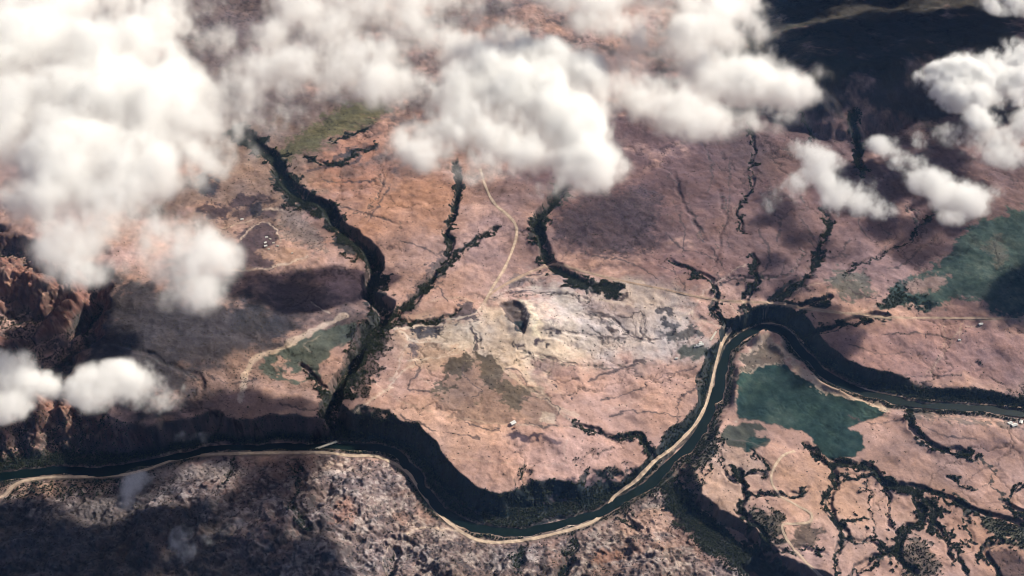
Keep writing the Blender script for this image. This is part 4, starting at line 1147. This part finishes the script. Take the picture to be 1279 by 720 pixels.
def shell_material():
    """nearly clear shell added round each cloud as its outline"""
    m = bpy.data.materials.new('cloud_outline_shell'); m.use_nodes = True
    n, l = m.node_tree.nodes, m.node_tree.links
    n.remove(n['Principled BSDF'])
    t = n.new('ShaderNodeBsdfTransparent'); d = n.new('ShaderNodeBsdfTranslucent'); d.inputs['Color'].default_value = (.9, .9, .9, 1)
    geo = n.new('ShaderNodeNewGeometry')
    no = n.new('ShaderNodeTexNoise'); no.inputs['Scale'].default_value = .01; l.new(geo.outputs['Position'], no.inputs['Vector'])
    mr = n.new('ShaderNodeMapRange'); mr.inputs['From Min'].default_value = .4; mr.inputs['From Max'].default_value = .8; mr.inputs['To Min'].default_value = .002; mr.inputs['To Max'].default_value = .02
    l.new(no.outputs[0], mr.inputs['Value'])
    mx = n.new('ShaderNodeMixShader'); l.new(mr.outputs[0], mx.inputs[0]); l.new(t.outputs[0], mx.inputs[1]); l.new(d.outputs[0], mx.inputs[2])
    l.new(mx.outputs[0], n['Material Output'].inputs['Surface'])
    return m


M_CLOUD, M_SHELL = cloud_material(), shell_material()


def surface_net(dens, level, vox, half, step=2):
    """closed surface of a density grid (every second voxel)"""
    D = dens[::step, ::step, ::step]
    D = np.pad(D, 1)
    ins = D > level
    c = ins[:-1, :-1, :-1].astype(np.int8)
    tot = sum(ins[i:i + D.shape[0] - 1, j:j + D.shape[1] - 1, k:k + D.shape[2] - 1].astype(np.int8) for i in (0, 1) for j in (0, 1) for k in (0, 1))
    act = (tot > 0) & (tot < 8)
    idx = np.full(act.shape, -1, np.int64); pos = np.argwhere(act); idx[act] = np.arange(len(pos))
    acc = np.zeros((len(pos), 3)); cnt = np.zeros(len(pos))
    cor = {(i, j, k): D[pos[:, 0] + i, pos[:, 1] + j, pos[:, 2] + k] - level for i in (0, 1) for j in (0, 1) for k in (0, 1)}
    for p in cor:
        for ax in range(3):
            if p[ax] == 0:
                q_ = tuple(p[t] + (t == ax) for t in range(3))
                u, v = cor[p], cor[q_]
                x = (u > 0) != (v > 0)
                t = np.where(x, u / np.where(x, u - v, 1), 0)
                e = np.array(p, float)[None, :] + t[:, None] * np.eye(3)[ax][None, :]
                acc += e * x[:, None]; cnt += x
    V = (pos + acc / np.maximum(cnt, 1)[:, None] - 1) * vox * step - half
    F = []
    for ax in range(3):
        b, c = (ax + 1) % 3, (ax + 2) % 3
        hi = [slice(None)] * 3; lo_ = [slice(None)] * 3; hi[ax] = slice(1, None); lo_[ax] = slice(None, -1)
        x = ins[tuple(lo_)] != ins[tuple(hi)]
        e = np.argwhere(x)
        e = e[(e[:, b] > 0) & (e[:, c] > 0) & (e[:, b] < act.shape[b]) & (e[:, c] < act.shape[c])]
        def at(db, dc):
            t = e.copy(); t[:, b] -= db; t[:, c] -= dc
            return idx[t[:, 0], t[:, 1], t[:, 2]]
        qd = np.stack([at(1, 1), at(0, 1), at(0, 0), at(1, 0)], 1)
        out = ins[e[:, 0], e[:, 1], e[:, 2]]
        qd[~out] = qd[~out][:, ::-1]
        F.append(qd)
    F = np.concatenate(F)
    lab = np.arange(len(V))
    for _ in range(400):
        m_ = lab[F].min(1); new = lab.copy()
        np.minimum.at(new, F.ravel(), np.repeat(m_, 4)); new = new[new]
        if (new == lab).all(): break
        lab = new
    fl_ = lab[F[:, 0]]
    F = F[fl_ == np.bincount(fl_).argmax()]
    used, inv_ = np.unique(F, return_inverse=True)
    return V[used], inv_.reshape(-1, 4).tolist()


def cloud(label, alt, blobs, seed, sigma=.05, erode=.95, vox=9.0, flat=.6, stretch=1.0, thr=.35, gain=1.5, veil=.05, power=1.9, group=None):
    """blobs: photo x, y, radius in pixels, weight[, radius along y]"""
    cs_, rr = [], []
    for b in blobs:
        x, y = unp(b[0], b[1], alt)
        f = y * CD + (H - alt) * SD
        s = f * TAN / 639.5
        ry_ = (b[4] if len(b) > 4 else b[2])
        cs_.append((float(x), float(y), float(b[2] * s), float(ry_ * s * stretch * 1.25), float(min(b[2], ry_) * s * flat), b[3]))
    A = np.array(cs_)
    lo = np.array([(A[:, 0] - A[:, 2] * 1.3).min(), (A[:, 1] - A[:, 3] * 1.3).min(), alt - (A[:, 4] * 1.0).max() * 1.1])
    hi = np.array([(A[:, 0] + A[:, 2] * 1.3).max(), (A[:, 1] + A[:, 3] * 1.3).max(), alt + (A[:, 4]).max() * 1.5])
    n = np.maximum(((hi - lo) / vox).astype(int) + 1, 8)
    gx = (lo[0] + np.arange(n[0]) * vox).astype(np.float32)[:, None, None]
    gy = (lo[1] + np.arange(n[1]) * vox).astype(np.float32)[None, :, None]
    gz = (lo[2] + np.arange(n[2]) * vox).astype(np.float32)[None, None, :]
    F = np.zeros(n, np.float32)
    inv = np.ones(n, np.float32)
    for x, y, rx, ry, rz, w in A:
        i0 = [max(int((c - 1.3 * r - l_) / vox), 0) for c, r, l_ in ((x, rx, lo[0]), (y, ry, lo[1]))]
        i1 = [int((c + 1.3 * r - l_) / vox) + 2 for c, r, l_ in ((x, rx, lo[0]), (y, ry, lo[1]))]
        sl_ = (slice(i0[0], i1[0]), slice(i0[1], i1[1]))
        dz = gz - alt
        dz = np.where(dz > 0, dz / (rz * 1.35), dz / (rz * .8))
        d2 = ((gx[sl_[0]] - x) / rx) ** 2 + ((gy[:, sl_[1]] - y) / ry) ** 2 + dz ** 2
        inv[sl_] *= 1 - w * np.clip(1 - d2 / 1.5, 0, 1)
    F = 1 - inv
    n1 = cloud_noise3(tuple(n), seed, vox, 420, 4.1)
    n2 = cloud_noise3(tuple(n), seed + 500, vox, 110, 2.9)
    body = np.clip((F + erode * np.minimum(F * 2.2, 1) * (1 - .45 * F) * (0.37 * n1 + 0.13 * n2) - thr) * gain, 0, 1) ** power
    haze_ = np.clip(F + 0.45 * n1 + 0.22 * n2 - .15, 0, 1.2) * sstep(F, 0.0, .30)
    dens = np.clip(body + veil * haze_ ** 1.3, 0, 1)
    dens *= sstep(F, .02, .12)
    for ax in range(3):
        dens[(slice(None),) * ax + (slice(0, 1),)] = 0; dens[(slice(None),) * ax + (slice(-1, None),)] = 0
    ctr = lo + vox * (n - 1) / 2
    half = vox * (n - 1) / 2
    # an added closed shell, nearly clear, along the cloud outline
    v_, f_ = surface_net(dens, .05, vox, half)
    o = mesh_obj('cloud', v_, f_, M_SHELL, smooth=True)  # the added outline shell, named and labelled as the cloud it encloses
    o.location = tuple(ctr)
    tag(o, label, 'cloud', group or 'clouds drifting over the valley')
    # the vapour inside: a density grid read voxel by voxel
    store_me = bpy.data.meshes.new('cloud_density'); store_me.vertices.add(dens.size)
    at = store_me.attributes.new('density', 'FLOAT', 'POINT')
    at.data.foreach_set('value', (dens * sigma).astype(np.float32).ravel())
    store = bpy.data.objects.new('cloud_density', store_me)
    ng = bpy.data.node_groups.new('cloud_nodes', 'GeometryNodeTree')
    ng.interface.new_socket('Geometry', in_out='INPUT', socket_type='NodeSocketGeometry')
    ng.interface.new_socket('Geometry', in_out='OUTPUT', socket_type='NodeSocketGeometry')
    N, Lk = ng.nodes.new, ng.links.new
    go = N('NodeGroupOutput'); N('NodeGroupInput')
    vc = N('GeometryNodeVolumeCube')
    vc.inputs['Min'].default_value = tuple(-half); vc.inputs['Max'].default_value = tuple(half)
    for k_, c_ in enumerate('XYZ'): vc.inputs['Resolution ' + c_].default_value = int(n[k_])
    pos = N('GeometryNodeInputPosition')
    mu = N('ShaderNodeVectorMath'); mu.operation = 'MULTIPLY_ADD'; mu.inputs[1].default_value = (1 / vox,) * 3; mu.inputs[2].default_value = tuple((n - 1) / 2 + .5)
    Lk(pos.outputs[0], mu.inputs[0])
    fl2 = N('ShaderNodeVectorMath'); fl2.operation = 'FLOOR'; Lk(mu.outputs[0], fl2.inputs[0])
    dt = N('ShaderNodeVectorMath'); dt.operation = 'DOT_PRODUCT'; dt.inputs[1].default_value = (float(n[1] * n[2]), float(n[2]), 1.0); Lk(fl2.outputs[0], dt.inputs[0])
    ix = N('FunctionNodeFloatToInt'); ix.rounding_mode = 'ROUND'; Lk(dt.outputs['Value'], ix.inputs[0])
    oi = N('GeometryNodeObjectInfo'); oi.inputs['Object'].default_value = store
    na = N('GeometryNodeInputNamedAttribute'); na.data_type = 'FLOAT'; na.inputs['Name'].default_value = 'density'
    si = N('GeometryNodeSampleIndex'); si.data_type = 'FLOAT'; si.domain = 'POINT'
    Lk(oi.outputs['Geometry'], si.inputs['Geometry']); Lk(na.outputs[0], si.inputs['Value']); Lk(ix.outputs[0], si.inputs['Index'])
    Lk(si.outputs[0], vc.inputs['Density'])
    sm = N('GeometryNodeSetMaterial'); sm.inputs['Material'].default_value = M_CLOUD; Lk(vc.outputs[0], sm.inputs['Geometry'])
    Lk(sm.outputs[0], go.inputs[0])
    vd_ = bpy.data.volumes.new('vapour'); vd_.materials.append(M_CLOUD)
    vo = bpy.data.objects.new('vapour', vd_); COL.objects.link(vo)
    vo.parent = o
    md = vo.modifiers.new('vapour', 'NODES'); md.node_group = ng
    return o


def over(px, py, alt):
    """photo point of the cloud at height alt whose shadow falls on photo point px, py"""
    x, y, z = pick(px, py)
    t = (alt - z[0]) / math.tan(SUN_EL)
    u, v = proj(np.array([x[0] + t * math.cos(SUN_AZ)]), np.array([y[0] + t * math.sin(SUN_AZ)]), np.array([alt]))
    return float(u[0]), float(v[0])


cloud('big bright cumulus cloud in the middle, the whitest and thickest', 985, [
    (655, 120, 100, .95, 85), (600, 95, 65, .8), (700, 165, 80, .9, 60), (742, 212, 54, .9, 40), (660, 200, 68, .8, 48), (605, 165, 62, .65, 50), (545, 130, 68, .6, 58),
    (525, 188, 58, .52, 42), (560, 60, 64, .45, 44), (640, 50, 60, .7, 40), (700, 80, 64, .85, 50), (600, 218, 48, .5, 24), (690, 238, 46, .6, 20)], 11, sigma=.07, flat=.5, erode=.75)
cloud('long cloud bank right of the whitest cloud', 985, [
    (765, 30, 60, .7, 40), (815, 75, 64, .8, 50), (790, 110, 50, .6, 40), (860, 60, 66, .75, 50), (900, 95, 66, .8, 48), (850, 125, 64, .65, 44), (950, 110, 66, .8, 44), (995, 115, 42, .7, 32), (920, 30, 56, .65, 44),
    (880, 6, 70, .8, 40), (800, -4, 80, .7, 36), (935, -5, 50, .7, 36), (960, 70, 44, .6), (890, 155, 56, .5, 32), (965, 150, 44, .5, 26), (820, 20, 56, .6, 34), (800, 150, 56, .5, 40), (770, 100, 56, .5, 44), (840, 165, 44, .45, 26), (1015, 95, 26, .5, 20)], 12, sigma=.05, flat=.5, veil=.08, erode=.7)
cloud('large soft cloud bank filling the upper left', 1000, [
    (60, 60, 95, .8, 65), (140, 80, 95, .85, 65), (30, 130, 85, .75, 65), (120, 150, 100, .9, 75), (190, 130, 85, .85, 65), (250, 150, 78, .85, 56), (100, 220, 95, .85, 65), (150, 280, 85, .85, 62),
    (60, 250, 64, .6, 50), (205, 300, 64, .85, 52), (250, 332, 54, .9, 46), (240, 374, 46, .95, 28), (120, 325, 70, .8, 44), (85, 300, 54, .7, 40), (20, 30, 85, .7, 55), (110, 20, 105, .75, 45), (20, 190, 64, .7, 46), (275, 190, 56, .6, 40), (170, 215, 64, .6), (180, 340, 50, .8, 32), (200, 30, 90, .7, 46), (-30, 80, 90, .8, 90), (30, 10, 100, .8, 50), (60, 190, 80, .75, 60), (150, 210, 80, .8, 60), (230, 220, 60, .65, 44), (300, 130, 60, .6, 40)], 13, sigma=.03, erode=.9, veil=.06)
cloud('thin grey veil of cloud along the top edge', 1020, [
    (330, 110, 85, .55, 50), (400, 90, 85, .6, 45), (350, 150, 64, .5, 34), (440, 40, 75, .8, 50), (480, 70, 75, .75, 50), (520, 20, 85, .65, 40), (380, 40, 66, .55, 36), (450, 110, 56, .6, 36), (300, 60, 66, .45, 40), (600, 10, 85, .55, 30), (700, 5, 85, .5, 26), (240, 5, 85, .65, 34), (420, 130, 50, .45, 26), (340, 10, 80, .6, 30), (420, 0, 90, .75, 36), (520, -10, 100, .8, 44), (620, -12, 100, .75, 40), (720, -14, 100, .7, 36), (560, 40, 60, .55, 36), (500, 110, 60, .5, 40)], 14, sigma=.026, veil=.12, thr=.34, erode=.8)
cloud('small crisp cumulus cloud at the right edge', 300, [
    (1225, 95, 60, .95, 34), (1180, 105, 42, .85, 28), (1265, 85, 55, .95, 38), (1210, 125, 50, .8, 26), (1290, 110, 55, .95, 38), (1225, 150, 26, .6, 20)], 15, vox=7, thr=.30, gain=1.9, sigma=.07, veil=.02)
cloud('scrap of cloud in the upper right corner', 430, [(1262, 8, 42, .75, 20), (1310, 5, 60, .85, 26)], 16, vox=7, sigma=.05)
cloud('slanting wisp of cloud left of two over the brown slope', 120, [
    (1010, 188, 30, .7, 20), (1035, 212, 36, .8, 24), (1065, 238, 42, .8, 26), (1095, 262, 32, .65, 20), (1050, 260, 34, .65, 20), (1000, 225, 24, .4, 14)], 17, sigma=.022, vox=5, thr=.32, erode=1.3, veil=.05)
cloud('faint round scrap of cloud beside the left slanting wisp', 110, [(978, 252, 34, .6, 28), (990, 235, 22, .5, 16)], 26, sigma=.012, vox=5, erode=1.2, veil=.1)
cloud('slanting wisp of cloud right of two over the brown slope', 330, [
    (1105, 186, 32, .8, 18), (1140, 203, 36, .85, 20), (1172, 228, 42, .85, 26), (1200, 254, 40, .8, 24), (1225, 240, 30, .65, 18), (1150, 180, 18, .75, 18), (1192, 274, 24, .55, 14)], 18, sigma=.03, vox=5, thr=.32, erode=1.3, veil=.05)
cloud('ragged thin cloud below the small right edge cumulus', 260, [
    (1205, 170, 46, .6, 24), (1255, 175, 46, .7, 26), (1275, 200, 42, .7, 20), (1235, 195, 36, .5, 18), (1295, 160, 46, .7, 28)], 19, sigma=.022, vox=6, thr=.3, veil=.10, erode=1.2)
cloud('low cloud hanging over the gorge at the left edge', 620, [
    (0, 470, 50, .85, 34), (35, 490, 40, .8, 26), (10, 510, 42, .85, 22), (60, 482, 32, .55, 20), (-40, 480, 66, .85, 44)], 20, vox=5, thr=.3)
cloud('low white cloud on the edge of the dark plateau', 620, [
    (125, 480, 48, .9, 28), (165, 472, 46, .9, 26), (195, 490, 40, .9, 24), (145, 505, 46, .85, 20), (95, 490, 36, .65, 20), (205, 508, 28, .7, 16)], 21, vox=5, thr=.3)
cloud('tiny wisp over the shaded rocks below the river road', 150, [(162, 610, 16, .8, 20), (153, 628, 16, .7, 14), (180, 600, 16, .6, 12)], 22, sigma=.03, vox=3.5, thr=.26)
cloud('faint upright wisp over the dark lower left hills', 150, [(226, 673, 15, .85, 20), (233, 692, 13, .8, 18)], 23, sigma=.03, vox=3.5, thr=.26)
cloud('faint slanting wisp over the dark lower left hills', 150, [(287, 658, 22, .75, 13), (268, 672, 18, .7, 12)], 25, sigma=.026, vox=3.5, thr=.26)
cloud('thread of cloud over the shaded foot of the plateau', 180, [(250, 547, 24, .7, 8), (232, 546, 16, .5, 8)], 24, sigma=.02, vox=3.5, thr=.26)
# thin blue air lying over the valley below the high clouds
hz = mesh_obj('haze', *box(0, 14000, 275, 60000, 52000, 850), None)
hm = bpy.data.materials.new('blue_air'); hm.use_nodes = True
hn = hm.node_tree.nodes; hn.remove(hn['Principled BSDF'])
hv = hn.new('ShaderNodeVolumePrincipled')
hv.inputs['Color'].default_value = (.24, .48, 1, 1); hv.inputs['Density'].default_value = 3.2e-5; hv.inputs['Anisotropy'].default_value = .0
hm.node_tree.links.new(hv.outputs[0], hn['Material Output'].inputs['Volume'])
hz.data.materials.append(hm)
tag(hz, 'thin blue haze lying over the whole valley', 'haze', kind='stuff')
# clouds outside the picture whose shadows lie on the ground in it
u, v = over(375, 368, 1050)

cloud('cloud above the top edge whose shadow lies beside the wooded canyon', 1050, [(u - 45, v, 70, .97, 32), (u + 30, v - 6, 70, .97, 30), (u + 85, v - 10, 46, .9, 24)], 31, sigma=.12, group='clouds beyond the picture')
u, v = over(275, 526, 1050)
cloud('cloud above the top edge whose shadow lies on the bluff left of the bridge', 1050, [(u - 50, v + 4, 50, .95, 22), (u + 20, v, 50, .95, 22), (u + 60, v - 4, 36, .8, 15)], 34, sigma=.10, group='clouds beyond the picture')
bl_ = [over(px_, py_, 1320) for px_, py_ in ((0, 690), (80, 662), (160, 668), (225, 650), (270, 690), (130, 710), (30, 640))]  # extra unseen cloud, added to deepen the shadow on these hills
cloud('added thick cloud high above the top edge, deepening the shadow on the lower left hills', 1320, [(a_, b_, r_, .97, r_ * .42) for (a_, b_), r_ in zip(bl_, (58, 62, 62, 50, 50, 60, 44))], 36, vox=11, sigma=.12, flat=.8, group='clouds beyond the picture')
u, v = over(112, 440, 1000)  # unseen cloud added to darken the gorge
cloud('added cloud above the top edge that darkens the gorge', 1000, [(u, v, 44, .95, 34), (u - 10, v - 20, 44, .95, 28), (u - 50, v - 30, 50, .95, 30)], 35, sigma=.12, group='clouds beyond the picture')
u, v = over(1150, 50, 900)

cloud('broad cloud beyond the right edge whose shadow lies on the far ridge', 900, [(u - 70, v - 5, 110, .95, 80), (u + 60, v, 140, .95, 90), (u + 170, v - 10, 140, .95, 90), (u - 60, v - 70, 120, .95, 70), (u + 90, v - 85, 160, .95, 70), (u - 160, v - 60, 90, .9, 60)], 32, vox=14, sigma=.12, group='clouds beyond the picture')
u, v = over(1275, 368, 900)

cloud('cloud beyond the right edge whose shadow lies on the green ground', 900, [(u, v, 60, .9, 40), (u + 50, v, 60, .9, 40)], 33, group='clouds beyond the picture')
